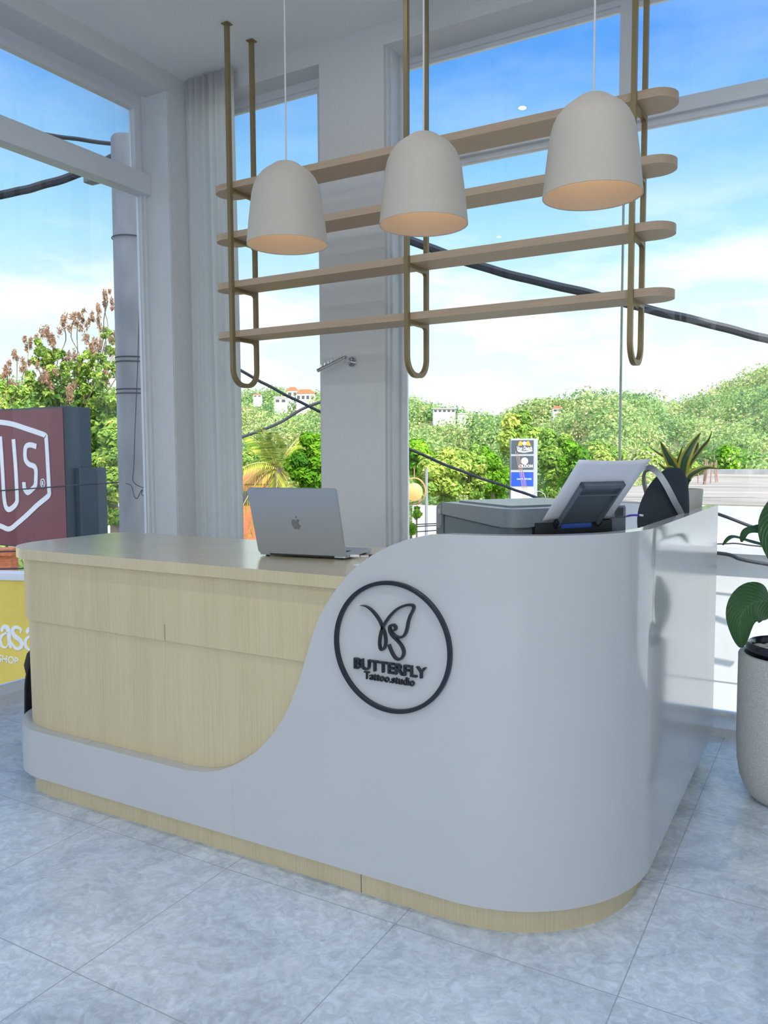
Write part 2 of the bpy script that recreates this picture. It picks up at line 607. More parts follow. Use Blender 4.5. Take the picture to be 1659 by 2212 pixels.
def cat_rom(pts, k=8, closed=False):
    pts = [Vector(p) for p in pts]
    out = []
    n = len(pts)
    for i in range(n if closed else n - 1):
        p1, p2 = pts[i], pts[(i + 1) % n]
        p0 = pts[i - 1] if (i > 0 or closed) else p1
        p3 = pts[(i + 2) % n] if (i + 2 < n or closed) else p2
        for s in range(k):
            t = s / k
            out.append(0.5 * ((2 * p1) + (p2 - p0) * t + (2 * p0 - 5 * p1 + 4 * p2 - p3) * t * t + (3 * p1 - p0 - 3 * p2 + p3) * t ** 3))
    if not closed:
        out.append(pts[-1])
    return out


def ribbon(bm, path, w, y0, y1, M=None):
    """flat stroke of width w(s) along an (x, z) path, between planes y0 and y1"""
    path = [Vector((p[0], p[1])) for p in path]
    n = len(path)
    L, Rr = [], []
    for i, p in enumerate(path):
        d = (path[min(i + 1, n - 1)] - path[max(i - 1, 0)]).normalized()
        nn = Vector((-d.y, d.x))
        ww = w(i / (n - 1)) if callable(w) else w
        L.append(p + nn * ww / 2)
        Rr.append(p - nn * ww / 2)
    mk = (lambda q, y: M @ Vector((q.x, y, q.y))) if M else (lambda q, y: Vector((q.x, y, q.y)))
    rows = [[bm.verts.new(mk(a, y0)), bm.verts.new(mk(b, y0)), bm.verts.new(mk(b, y1)), bm.verts.new(mk(a, y1))] for a, b in zip(L, Rr)]
    for A, B in zip(rows, rows[1:]):
        for j in range(4):
            bm.faces.new([A[j], A[(j + 1) % 4], B[(j + 1) % 4], B[j]])
    bm.faces.new(rows[0][::-1])
    bm.faces.new(rows[-1])


def text_obj(name, string, material, parent, width, height, M, depth=0.004, bold=0.0, shear=0.0, spacing=1.0):
    cu = bpy.data.curves.new('lettering', 'FONT')
    cu.body = string
    cu.extrude = 0.5
    cu.offset = bold
    cu.shear = shear
    cu.space_character = spacing
    cu.resolution_u = 6
    cu.align_x = 'CENTER'
    tmp = bpy.data.objects.new('lettering', cu)
    COL.objects.link(tmp)
    bpy.context.view_layer.update()
    dg = bpy.context.evaluated_depsgraph_get()
    me = bpy.data.meshes.new_from_object(tmp.evaluated_get(dg))
    bpy.data.objects.remove(tmp, do_unlink=True)
    co = np.empty(len(me.vertices) * 3)
    me.vertices.foreach_get('co', co)
    co = co.reshape(-1, 3)
    x0, x1 = co[:, 0].min(), co[:, 0].max()
    y0, y1 = co[:, 1].min(), co[:, 1].max()
    co[:, 0] = (co[:, 0] - (x0 + x1) / 2) * (width / (x1 - x0))
    co[:, 1] = (co[:, 1] - (y0 + y1) / 2) * (height / (y1 - y0))
    co[:, 2] = (co[:, 2] + 0.5) * depth
    me.vertices.foreach_set('co', co.ravel())
    me.transform(M)
    finish(me, False)
    me.materials.clear()
    me.materials.append(material)
    me.name = name
    return link(name, me, parent)


RX = Matrix.Rotation(rad(90), 4, 'X')      # text plane -> upright, facing -Y


def rrect(x0, x1, y0, y1, r, k=10):
    """rounded rectangle; r = radii at (x0y0, x1y0, x1y1, x0y1)"""
    out = []
    for cx, cy, rr, a0 in ((x0 + r[0], y0 + r[0], r[0], 180), (x1 - r[1], y0 + r[1], r[1], 270), (x1 - r[2], y1 - r[2], r[2], 0), (x0 + r[3], y1 - r[3], r[3], 90)):
        if rr < 1e-5:
            out.append((cx, cy))
            continue
        for i in range(k + 1):
            a = rad(a0 + 90 * i / k)
            out.append((cx + rr * math.cos(a), cy + rr * math.sin(a)))
    return out


# ------------------------------------------------------------------ room shell
XL, YB, ZC = -3.87, 4.18, 3.876
XR, YF = 3.0, -3.5
XO, YO = -4.14, 4.46           # outer faces
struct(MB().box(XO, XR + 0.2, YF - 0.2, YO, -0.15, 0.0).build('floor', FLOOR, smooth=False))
struct(MB().box(XO, XR + 0.2, YF - 0.2, YO, ZC, ZC + 0.15).build('ceiling', CEIL, smooth=False))
ZH = 3.757                      # underside of the window headers
# back wall: corner piece, pier between the two windows, header
b = MB()
b.box(XO, -3.82, YB, YO, 0, ZC)
b.box(-2.823, -2.374, YB, YO, 0, ZC)
b.box(-3.82, -2.823, YB, YO, ZH, ZC)
b.box(-2.374, XR, YB, YO, ZH, ZC)
struct(b.build('wall_back', WALL, smooth=False))
b = MB()
b.box(XO, XL, 3.985, YB, 0, ZC)
b.box(XO, XL, -2.9, 3.985, ZH, ZC)
b.box(XO, XL, YF, -2.9, 0, ZC)
struct(b.build('wall_left', WALL, smooth=False))
struct(MB().box(XR, XR + 0.2, YF - 0.2, YO, 0, ZC).build('wall_right', WALL, smooth=False))
b = MB()
b.box(XL, XR, YF - 0.2, YF, 3.6, ZC)
b.box(XL, -3.6, YF - 0.2, YF, 0, 3.6)
b.box(2.8, XR, YF - 0.2, YF, 0, 3.6)
struct(b.build('wall_front', WALL, smooth=False))
struct(MB().box(XO, XR + 0.2, YF - 0.2, YO, ZC + 0.15, 8.2).build('wall_upper_unseen', WALL, smooth=False))  # unseen upper storey, added to shade the sign and pole outside
# curbs at the foot of the glazing
b = MB()
b.box(-3.82, XR, YB, YB + 0.20, 0, 0.022)
b.box(-3.82, XR, YB + 0.004, YO - 0.01, 0.022, 0.041)
b.box(-2.823, -2.374, YB - 0.001, YB, 0, 0.01)
struct(b.build('trim_back', CURB, smooth=False))
b = MB()
b.box(XO, -4.04, -2.9, 3.985, 0, 0.022)
b.box(XO, -4.046, -2.9, 3.985, 0.022, 0.05)
struct(b.build('trim_left', CURB, smooth=False))


def pane(x0, x1, y0, y1, z0, z1, parent):
    return MB().box(x0, x1, y0, y1, z0, z1).build('pane', GLASS, parent, smooth=False)


# window 1: left glazing
w1 = struct(thing('window_1', 'white framed floor to ceiling glazing in the left wall', 'window', (-4.09, 0.5, 0)))
XF0, XF1 = -4.135, -4.085
f = MB()
f.box(XF0, XF1, 3.935, 3.985, 0.05, ZH)
f.box(XF0, XF1, -2.9, 3.935, 3.70, ZH)
f.box(XF0, XF1, -2.9, 3.935, 0.05, 0.10)
f.box(XF0, XF1, -2.9, -2.84, 0.05, ZH)
f.box(XF0, XF1, 0.95, 1.01, 0.05, ZH)
f.box(XF1, XF1 + 0.02, 3.955, 3.985, 0.05, ZH)
f.box(XF0 - 0.005, XL - 0.004, 3.975, 3.985, 0.05, ZH)
f.build('frame', FRAME, w1, smooth=False)
MB().box(XF0, -4.03, -2.9, 3.975, 3.118, 3.252, 0.008).build('transom', FRAME, w1)
f = MB()
f.box(-4.125, -4.075, 3.885, 3.93, 3.252, 3.70)
f.box(-4.125, -4.075, 1.01, 3.885, 3.655, 3.70)
f.box(-4.125, -4.075, 1.01, 3.885, 3.252, 3.272)
f.build('sash', FRAME, w1, smooth=False)
pane(-4.113, -4.107, -2.84, 3.94, 0.08, 3.12, w1)
pane(-4.113, -4.107, -2.84, 3.90, 3.25, 3.70, w1)
# window 2: narrow light beside the curtain
w2 = struct(thing('window_2', 'narrow tall window between the curtain and the white pier', 'window', (-3.2, 4.35, 0)))
f = MB()
f.box(-2.94, -2.823, 4.33, 4.37, 0.04, ZH)
f.box(-3.82, -3.78, 4.33, 4.37, 0.04, ZH)
f.box(-3.78, -2.94, 4.33, 4.37, 3.705, ZH)
f.box(-3.78, -2.94, 4.345, 4.37, 3.685, 3.705)
f.box(-3.78, -2.94, 4.33, 4.37, 0.04, 0.10)
f.build('frame', FRAME, w2, smooth=False)
pane(-3.79, -2.93, 4.352, 4.358, 0.08, 3.70, w2)
# window 3: the large glazing on the right
w3 = struct(thing('window_3', 'large glazing with a high transom behind the hanging shelf', 'window', (0.3, 4.42, 0)))
f = MB()
f.box(-2.374, -2.352, 4.36, 4.44, 0.04, ZH)
f.box(-2.374, -2.366, YB + 0.03, 4.36, 0.04, ZH)
f.box(-2.366, -2.356, 4.25, 4.29, 0.04, ZH)
f.box(-2.352, XR, 4.395, 4.44, 3.725, ZH)
f.box(-2.352, XR, 4.41, 4.44, 3.705, 3.725)
f.box(-2.352, XR, 4.395, 4.44, 0.04, 0.058)
f.box(-1.075, -1.015, 4.395, 4.44, 3.19, 3.725)
f.box(XR - 0.06, XR, 4.395, 4.44, 0.04, ZH)
f.build('frame', FRAME, w3, smooth=False)
f = MB()
f.box(-2.352, XR - 0.06, 4.37, 4.445, 3.115, 3.19, 0.006)
f.box(-2.352, XR - 0.06, 4.40, 4.44, 3.082, 3.12, 0.004)
f.build('transom', FRAME, w3)
MB().box(-1.053, -1.043, 4.412, 4.428, 0.05, 3.085).build('glass_joint', mat('sealed_joint', (0.45, 0.55, 0.52), 0.3), w3, smooth=False)
pane(-2.36, -1.048, 4.417, 4.423, 0.05, 3.10, w3)
pane(-1.048, XR - 0.05, 4.417, 4.423, 0.05, 3.10, w3)
pane(-2.36, XR - 0.05, 4.417, 4.423, 3.18, 3.72, w3)
# window 4: unseen shop front, added behind the viewer to let in daylight
w4 = struct(thing('window_4', 'unseen glazed shop front added behind the viewer for daylight', 'window', (-0.4, -3.6, 0)))
f = MB()
for x in (-3.6, -1.5, 0.6, 2.74):
    f.box(x, x + 0.06, -3.64, -3.58, 0, 3.6)
f.box(-3.6, 2.8, -3.64, -3.58, 3.54, 3.6)
f.box(-3.6, 2.8, -3.64, -3.58, 0, 0.06)
f.build('frame', FRAME, w4, smooth=False)
pane(-3.58, 2.78, -3.613, -3.607, 0.05, 3.55, w4)

# ------------------------------------------------------------------ reception counter
WX0, WX1, WY = -3.11, -0.487, 2.06
WZB, WZL, WZT = 0.09, 0.284, 1.172
TH = 0.042
wave = [(-3.2, 0.284), (-2.06, 0.282), (-1.99, 0.2825), (-1.91, 0.291), (-1.844, 0.309), (-1.783, 0.336), (-1.731, 0.367), (-1.677, 0.405),
        (-1.623, 0.457), (-1.58, 0.510), (-1.542, 0.568), (-1.514, 0.627), (-1.488, 0.69), (-1.467, 0.748), (-1.447, 0.806), (-1.428, 0.855), (-1.412, 0.890), (-1.390, 0.927),
        (-1.352, 0.979), (-1.31, 1.026), (-1.267, 1.064), (-1.216, 1.0985), (-1.155, 1.129), (-1.10, 1.150), (-1.041, 1.1645), (-0.98, 1.1715), (-0.90, 1.1725), (0.5, 1.172)]


def wave_z(x):
    for (x0, z0), (x1, z1) in zip(wave, wave[1:]):
        if x <= x1:
            return z0 + (z1 - z0) * (x - x0) / (x1 - x0)
    return WZT


counter = thing('reception_counter', 'curved reception counter with white wave front over pale wood, round butterfly sign on it', 'counter', (-1.8, 2.6, 0))
# path of the outer white face: left back -> left corner -> front -> right corner -> right back
RL, RR = 0.31, 0.48
path = []
for i in range(9):
    path.append((Vector((WX0, 2.75 - (2.75 - WY - RL) * i / 8)), Vector((-1, 0)), 0.284))
for i in range(1, 17):
    a = rad(180 + 90 * i / 16)
    path.append((Vector((WX0 + RL + RL * math.cos(a), WY + RL + RL * math.sin(a))), Vector((math.cos(a), math.sin(a))), 0.284))
xs = list(np.arange(WX0 + RL + 0.05, -2.1, 0.08)) + list(np.arange(-2.1, WX1 - RR - 0.004, 0.008))
for x in xs:
    path.append((Vector((x, WY)), Vector((0, -1)), wave_z(x)))
for i in range(0, 25):
    a = rad(270 + 90 * i / 24)
    path.append((Vector((WX1 - RR + RR * math.cos(a), WY + RR + RR * math.sin(a))), Vector((math.cos(a), math.sin(a))), WZT))
for i in range(1, 13):
    y = WY + RR + (3.955 - WY - RR) * i / 12
    path.append((Vector((WX1, y)), Vector((1, 0)), WZT - 0.012 * (i / 12)))
b = MB()
rows = []
for p, n, zt in path:
    q = p - n * TH
    rows.append([b.bm.verts.new((p.x, p.y, WZB)), b.bm.verts.new((p.x, p.y, zt)), b.bm.verts.new((q.x, q.y, zt)), b.bm.verts.new((q.x, q.y, WZB))])
for A, B in zip(rows, rows[1:]):
    for j in range(4):
        b.bm.faces.new([A[j], A[(j + 1) % 4], B[(j + 1) % 4], B[j]])
b.bm.faces.new(rows[0])
b.bm.faces.new(rows[-1][::-1])
lab(b.build('front_panel', WHITE, counter, angle=40), 'glossy white panel sweeping up in a wave')
# plinth
lab(MB().prism(rrect(WX0 + 0.047, -0.529, 2.106, 3.9, (0.263, 0.433, 0.05, 0.05), 14), 0.0, WZB + 0.002).build('plinth', WOOD, counter), 'pale wood recessed plinth')
b = MB()
b.box(-1.62, -1.619, 2.1045, 2.107, 0.002, WZB)
px = on_y(780, 1905, 2.105).x
b.bm.free()
MB().box(px - 0.001, px + 0.001, 2.1050, 2.11, 0.001, WZB).build('plinth_joint', SEAM, counter, smooth=False)
# wood body below the worktop
lab(MB().prism(rrect(WX0 + TH, -0.60, WY + TH + 0.001, 2.72, (RL - TH, 0.34, 0.02, 0.02), 14), WZB, 0.74).build('lower_body', WOOD, counter), 'pale wood lower facing')
lab(MB().prism(rrect(WX0 + TH - 0.012, -0.60, WY + TH - 0.009, 2.735, (RL - TH + 0.01, 0.34, 0.02, 0.02), 14), 0.729, 0.99).build('upper_band', WOOD, counter), 'pale wood upper band')
lab(MB().prism(rrect(-1.02, -0.54, 2.73, 3.92, (0.01, 0.01, 0.01, 0.01), 4), WZB, 0.99).build('return_body', WOOD, counter), 'pale wood return behind the white panel')
px = on_y(355, 1365, 2.09).x
MB().box(px - 0.0008, px + 0.0008, WY + TH - 0.0098, 2.12, 0.731, 0.79).build('band_joint', SEAM, counter, smooth=False)
# worktop
wt = []
for i in range(15):
    a = rad(180 + 90 * i / 14)
    wt.append((-3.085 + 0.27 + 0.27 * math.cos(a), 2.066 + 0.27 + 0.27 * math.sin(a)))
wt += [(-1.26, 2.066), (-1.22, 2.106)]
for i in range(15):
    a = rad(270 + 90 * i / 14)
    wt.append((-0.532 - 0.43 + 0.43 * math.cos(a), 2.106 + 0.43 + 0.43 * math.sin(a)))
wt += [(-0.532, 3.93), (-1.05, 3.93), (-1.05, 2.785)]
for i in range(9):
    a = rad(90 + 90 * i / 8)
    wt.append((-3.085 + 0.06 + 0.06 * math.cos(a), 2.785 - 0.06 + 0.06 * math.sin(a)))
lab(MB().prism(wt, 0.984, 1.024).build('worktop', WOODTOP, counter), 'pale wood worktop')
# joints in the white panel
px = on_y(503, 1740, WY).x
MB().box(px - 0.0007, px + 0.0007, WY - 0.0004, WY + 0.01, WZB + 0.001, 0.281).build('panel_joint', WSEAM, counter, smooth=False)
px = on_z(190, 1604, WZL).x
MB().box(px - 0.0012, px + 0.0012, WY - 0.0004, WY + TH, WZL - 0.006, WZL + 0.0004).build('ledge_joint', WSEAM, counter, smooth=False)
# round sign
ring_c = (-1.1505, 0.8255)
b = MB()
n = 96
rows = []
for i in range(n):
    a = 2 * math.pi * i / n
    ca, sa = math.cos(a), math.sin(a)
    rows.append([b.bm.verts.new((ring_c[0] + r * ca, y, ring_c[1] + r * sa)) for r, y in ((0.1995, WY), (0.1995, WY - 0.012), (0.1985, WY - 0.013), (0.1885, WY - 0.013), (0.1875, WY - 0.012), (0.1875, WY))])
for i in range(n):
    A, B = rows[i], rows[(i + 1) % n]
    for j in range(6):
        b.bm.faces.new([A[j], A[(j + 1) % 6], B[(j + 1) % 6], B[j]])
lab(b.build('sign_ring', BLACK, counter, angle=30), 'black round sign border')
s1 = [(-1.2556, 0.942), (-1.2428, 0.9426), (-1.229, 0.9388), (-1.2135, 0.9292), (-1.198, 0.9145), (-1.1865, 0.8987), (-1.1789, 0.8826), (-1.1723, 0.8681), (-1.1685, 0.8516), (-1.1686, 0.8347), (-1.1726, 0.8207), (-1.1803, 0.8147), (-1.187, 0.819), (-1.1893, 0.8357), (-1.1858, 0.8599), (-1.1789, 0.8809), (-1.1673, 0.9007), (-1.1519, 0.9207), (-1.1329, 0.9392), (-1.1122, 0.9519), (-1.0936, 0.9581), (-1.0788, 0.9591), (-1.073, 0.953), (-1.0771, 0.9411), (-1.0845, 0.9272), (-1.091, 0.91), (-1.0948, 0.8914), (-1.0995, 0.8759), (-1.107, 0.8643), (-1.1182, 0.8589), (-1.1333, 0.8606), (-1.1446, 0.8677), (-1.1525, 0.8771), (-1.1545, 0.8860), (-1.1488, 0.8925), (-1.1400, 0.8935), (-1.1338, 0.8880), (-1.1352, 0.8805), (-1.1415, 0.8775)]
s2 = [(-1.1543, 0.884), (-1.1533, 0.8735), (-1.1447, 0.861), (-1.1296, 0.8492), (-1.1165, 0.8373), (-1.1081, 0.8232), (-1.1072, 0.81), (-1.1138, 0.7974), (-1.1242, 0.792), (-1.1355, 0.7956), (-1.1449, 0.8071), (-1.1525, 0.8214), (-1.1572, 0.8335)]
b = MB()
ribbon(b.bm, cat_rom([(x, z, 0) for x, z in s1], 5), lambda s: 0.0066 * min(1, 0.12 + s * 9), WY, WY - 0.012)
ribbon(b.bm, cat_rom([(x, z, 0) for x, z in s2], 6), 0.0068, WY, WY - 0.0121)
lab(b.build('sign_emblem', BLACK, counter, angle=40), 'black line drawing of a butterfly')
lab(text_obj('sign_lettering', 'BUTTERFLY', BLACK, counter, 0.247, 0.0335, Matrix.Translation((-1.1565, WY, 0.7615)) @ RX, 0.011, 0.019, spacing=1.0), 'black raised capitals')
lab(text_obj('sign_lettering', 'Tattoo.studio', BLACK, counter, 0.172, 0.0235, Matrix.Translation((-1.159, WY, 0.7285)) @ RX, 0.009, 0.010, spacing=1.0), 'smaller black raised lettering')

# ------------------------------------------------------------------ hanging shelf
shelf = thing('hanging_shelf', 'long wooden four-tier shelf hung from the ceiling on three gold U-shaped frames', 'shelf', (-1.99, 3.84, 1.8))
YP0, YP1 = 3.727, 3.949
BZ = [2.097, 2.386, 2.672, 2.956]


def u_frame(x):
    pts = [(x, YP0, ZC), (x, YP0, 1.93)]
    r = 0.095
    zb = 1.805 + 0.012
    for i in range(0, 9):
        a = rad(180 + 90 * i / 8)
        pts.append((x, YP0 + r + r * math.cos(a), zb + r + r * math.sin(a)))
    for i in range(0, 9):
        a = rad(270 + 90 * i / 8)
        pts.append((x, YP1 - r + r * math.cos(a), zb + r + r * math.sin(a)))
    pts += [(x, YP1, 1.93), (x, YP1, ZC)]
    pts = [p for i, p in enumerate(pts) if i == 0 or (Vector(p) - Vector(pts[i - 1])).length > 1e-4]
    fr = MB().tube(pts, 0, sq=(0.0125, 0.0115)).build('frame', BRONZE, shelf, angle=30)
    for y in (YP0, YP1):
        MB().box(x - 0.024, x + 0.024, y - 0.024, y + 0.024, ZC - 0.006, ZC - 0.0002, 0.002).build('ceiling_plate', BRONZE, fr)
    for z in BZ:
        y0, y1 = YP0 + 0.011, YP1 - 0.011
        pr = [(y0, z), (y1, z)]
        r = 0.022
        for cx, a0, a1 in ((y1 - r, 0, 90), (y0 + r, 90, 180)):
            for i in range(6):
                a = rad(a0 + (a1 - a0) * i / 5)
                pr.append((cx + r * math.cos(a), z - 0.020 - r + r * math.sin(a)))
        MB().prism(pr, x - 0.011, x + 0.011, 'x').build('crossbar', BRONZE, fr, smooth=False)
    return fr


for x in (-3.152, -1.983, -0.846):
    u_frame(x)
for z in BZ:
    rb = 0.0985
    yc = (YP0 + YP1) / 2
    pts = []
    for i in range(17):
        a = rad(90 + 180 * i / 16)
        pts.append((-3.325 + rb + rb * math.cos(a), yc + rb * math.sin(a)))
    for i in range(17):
        a = rad(270 + 180 * i / 16)
        pts.append((-0.677 - rb + rb * math.cos(a), yc + rb * math.sin(a)))
    MB().prism(pts, z, z + 0.037).build('shelf_board', BOARD, shelf)

# ------------------------------------------------------------------ pendant lamps
prof_o = [(0.150, 0.0), (0.1465, 0.035), (0.1415, 0.085), (0.1355, 0.135), (0.1295, 0.18), (0.1215, 0.212), (0.109, 0.238), (0.092, 0.2585), (0.072, 0.2735), (0.060, 0.2795), (0.054, 0.2865), (0.043, 0.2935), (0.026, 0.298), (0.006, 0.2995), (0.0, 0.2995)]
prof_i = [(0.0, 0.292), (0.05, 0.276), (0.088, 0.252), (0.116, 0.212), (0.126, 0.17), (0.1315, 0.135), (0.1375, 0.085), (0.1465, 0.002)]


def pendant(loc, label):
    t = thing('pendant_lamp', label, 'lamp', loc, 'white bell-shaped pendant lamps over the counter')
    x, y, z = loc
    MB().lathe(prof_o, loc, 64).lathe(prof_i, loc, 64).lathe([(0.1465, 0.002), (0.1485, -0.0006), (0.150, 0.0)], loc, 64).build('shade', SHADE, t, angle=60, normals=False)
    MB().tube([(x, y, z + 0.298), (x + 0.002, y, z + 0.9), (x, y, ZC - 0.012)], 0.0032, 8).build('cord', CORD, t)
    MB().lathe([(0, 0.0), (0.05, 0.0), (0.05, 0.014), (0, 0.014)], (x, y, ZC - 0.0142), 32).build('ceiling_cap', SHADE, t)
    MB().ball((x, y, z + 0.225), 0.028, 2).build('bulb', BULB, t)
    ld = bpy.data.lights.new('bulb_light', 'POINT')
    ld.energy = PENDANT_POWER
    ld.color = (1.0, 0.74, 0.40)
    ld.shadow_soft_size = 0.03
    lo = bpy.data.objects.new('bulb_light', ld)
    COL.objects.link(lo)
    lo.parent = t
    lo.matrix_parent_inverse = t.matrix_world.inverted()
    lo.location = (x, y, z + 0.17)
    return t


pendant((-1.8185, 2.470, 2.178), 'white bell-shaped pendant lamp hanging in front of the narrow window, leftmost of three')
pendant((-1.2525, 2.475, 2.172), 'white bell-shaped pendant lamp in the middle of the row of three')
pendant((-0.688, 2.500, 2.183), 'white bell-shaped pendant lamp nearest the rounded right shelf ends, rightmost of three')


# ceiling downlights (two seen as reflections in the glass, the others added for light)
def downlight(x, y, label, power=1.0):
    t = thing('ceiling_downlight', label, 'light', (x, y, ZC), 'recessed ceiling downlights')
    MB().lathe([(0.0, -0.004), (0.014, -0.004), (0.014, 0)], (x, y, ZC), 32).build('diffuser', DOWN, t)
    MB().lathe([(0.015, -0.006), (0.04, -0.004), (0.04, 0)], (x, y, ZC), 32).build('trim_ring', SHADE, t)
    ld = bpy.data.lights.new('downlight', 'AREA')
    ld.shape = 'DISK'
    ld.size = 0.05
    ld.energy = DOWNLIGHT_POWER * power
    ld.color = (0.93, 0.97, 1.0)
    lo = bpy.data.objects.new('downlight', ld)
    COL.objects.link(lo)
    lo.parent = t
    lo.matrix_parent_inverse = t.matrix_world.inverted()
    lo.location = (x, y, ZC - 0.012)


for x, y, s in ((-2.062, 3.20, 'round recessed downlight above the hanging shelf'), (-3.475, 0.07, 'round recessed downlight near the left glazing'), (-2.6, 0.85, 'added round downlight in front of the left half of the counter'),
                (-0.6, 0.85, 'added round downlight in front of the right half of the counter'), (0.9, 0.85, 'added round downlight right of the viewer'),
                (-1.9, -1.9, 'added round downlight behind the viewer on the left'), (0.4, -1.9, 'added round downlight behind the viewer on the right')):
    downlight(x, y, s, 0.15 if y > 3 else (0.12 if x < -2 else (1.4 if x > 0 else 1.0)))

# ------------------------------------------------------------------ curtain
b = MB()
nx, nz = 120, 12
grid = []
for k in range(nz + 1):
    z = 0.02 + (ZC - 0.03) * k / nz
    row = []
    for i in range(nx + 1):
        s = i / nx
        amp = 0.013 * (0.75 + 0.25 * math.sin(3 * s + 1.3)) * (0.8 if k == nz else 1)
        x = -3.855 + 0.425 * s + 0.006 * math.sin(s * 31 + z * 0.7) - 0.02 * s * (z / ZC) + 0.012
        y = 4.115 + amp * math.sin(s * 2 * math.pi * 7 + 0.6 * math.sin(s * 9)) + 0.006 * math.sin(s * 50 + z)
        row.append(b.bm.verts.new((x, y, z)))
    grid.append(row)
for k in range(nz):
    for i in range(nx):
        b.bm.faces.new([grid[k][i], grid[k][i + 1], grid[k + 1][i + 1], grid[k + 1][i]])
o = b.build('curtain', CURT, angle=180)
md = o.modifiers.new('thickness', 'SOLIDIFY')
md.thickness = 0.0015
tag(o, 'sheer white floor-length curtain gathered in the corner beside the narrow window', 'curtain')

# ------------------------------------------------------------------ chrome bracket on the pier
hook = thing('chrome_bracket', 'chrome angled bracket with small pegs on the white pier under the shelf', 'hook', tuple(on_y(762, 782, YB)))
c = on_y(762, 782, YB)
MB().lathe([(0, 0), (0.033, 0), (0.033, 0.006), (0.028, 0.012), (0, 0.012)], (0, 0, 0), 40, Matrix.Translation(c) @ Matrix.Rotation(rad(90), 4, 'X')).build('rosette', CHROME, hook, angle=40)
p1 = c + Vector((0, -0.05, 0.003))
p0 = Vector((c.x, c.y - 0.01, c.z))
e1 = on_y(742, 773, YB - 0.08)
e2 = on_y(686, 801, YB - 0.10)
MB().tube(cat_rom([p0, p1, e1 + Vector((0.015, 0, 0.002)), e1, e2], 5), 0.0105, 10).build('arm', CHROME, hook)
for i in range(7):
    q = e1.lerp(e2, (i + 0.4) / 7.4)
    MB().tube([q + Vector((0, 0, 0.008)), q + Vector((0, 0, 0.026))], 0.0022, 6).build('peg', CHROME, hook)

# ------------------------------------------------------------------ laptop
ha, hb = Vector((-1.877, 2.343, 1.024)), Vector((-1.522, 2.395, 1.024))
lu = (hb - ha).normalized()
ln = Vector((lu.y, -lu.x, 0))                  # towards the viewer
lm = (ha + hb) / 2
LM = Matrix((lu.to_4d(), (-ln).to_4d(), (0, 0, 1, 0), (lm.x, lm.y, lm.z, 1))).transposed()
LM[3] = (0, 0, 0, 1)
lap = thing('laptop', 'silver laptop standing open on the wooden worktop with its lid towards the viewer', 'laptop', tuple(lm))
hw = 0.178
MB().prism(rrect(-hw, hw, 0.004, 0.25, (0.012,) * 4, 6), 0.006, 0.0155, M=LM).build('base', ALU, lap)
bas = lap.children[0]
kb = MB()
for r in range(6):
    for c in range(14):
        if r == 0 and 3 <= c <= 9:
            continue
        x0 = -0.14 + c * 0.02
        kb.box(x0, x0 + 0.0165, 0.125 - r * 0.0185, 0.125 - r * 0.0185 + 0.0155, 0.0155, 0.0166, M=LM)
kb.box(-0.08, 0.0565, 0.125, 0.1405, 0.0155, 0.0166, M=LM)
kb.build('keys', KEYS, bas, smooth=False)
MB().prism(rrect(-0.065, 0.065, 0.152, 0.238, (0.006,) * 4, 4), 0.0155, 0.0158, M=LM).build('trackpad', ALUD, bas, smooth=False)
for sx in (-0.15, 0.15):
    for sy in (0.02, 0.235):
        MB().lathe([(0.009, 0), (0.007, 0.0), (0.008, 0.006), (0, 0.006), ], (0, 0, 0), 16, LM @ Matrix.Translation((sx, sy, 0.0002))).build('foot', KEYS, bas)
tilt = Matrix.Rotation(rad(17.5), 4, 'X')
LID = LM @ Matrix.Translation((0, 0.004, 0.013)) @ tilt
b = MB()
b.prism(rrect(-hw, hw, 0.0, 0.257, (0.013,) * 4, 8), -0.0035, 0.0025, 'y', LID)
b.prism(rrect(-hw + 0.002, hw - 0.002, 0.002, 0.255, (0.012,) * 4, 8), -0.005, -0.0035, 'y', LID)
lid = b.build('lid', ALU, lap, angle=50)
MB().prism(rrect(-hw + 0.006, hw - 0.006, 0.010, 0.244, (0.006,) * 4, 4), 0.0025, 0.003, 'y', LID).build('screen', SCREEN, lid, smooth=False)
MB().tube([LM @ Vector((-0.13, 0.004, 0.0105)), LM @ Vector((0.13, 0.004, 0.0105))], 0.0045, 10).build('hinge', KEYS, lap)
ap = [(0.0, 0.62), (0.18, 0.78), (0.42, 0.86), (0.66, 0.80), (0.84, 0.64), (0.64, 0.46), (0.56, 0.18), (0.66, -0.10), (0.90, -0.30), (0.74, -0.68), (0.50, -0.96), (0.26, -0.98), (0.0, -0.88), (-0.26, -0.98), (-0.50, -0.92), (-0.76, -0.56), (-0.92, -0.12), (-0.94, 0.30), (-0.78, 0.66), (-0.50, 0.84), (-0.22, 0.78)]
ap = [(p.x * 0.019, p.y * 0.021 + 0.122) for p in cat_rom([(x, y, 0) for x, y in ap], 4, True)]
lf = [(0.02 + 0.0, 1.02), (0.03, 1.22), (0.16, 1.40), (0.34, 1.46), (0.32, 1.24), (0.20, 1.08)]
lf = [(p.x * 0.019, p.y * 0.021 + 0.122) for p in cat_rom([(x, y, 0) for x, y in lf], 4, True)]
b = MB()
b.prism([(x, y) for x, y in ap], -0.0055, -0.0049, 'y', LID)
b.prism([(x, y) for x, y in lf], -0.0055, -0.0049, 'y', LID)
b.build('lid_logo', ALUD, lid, smooth=False)
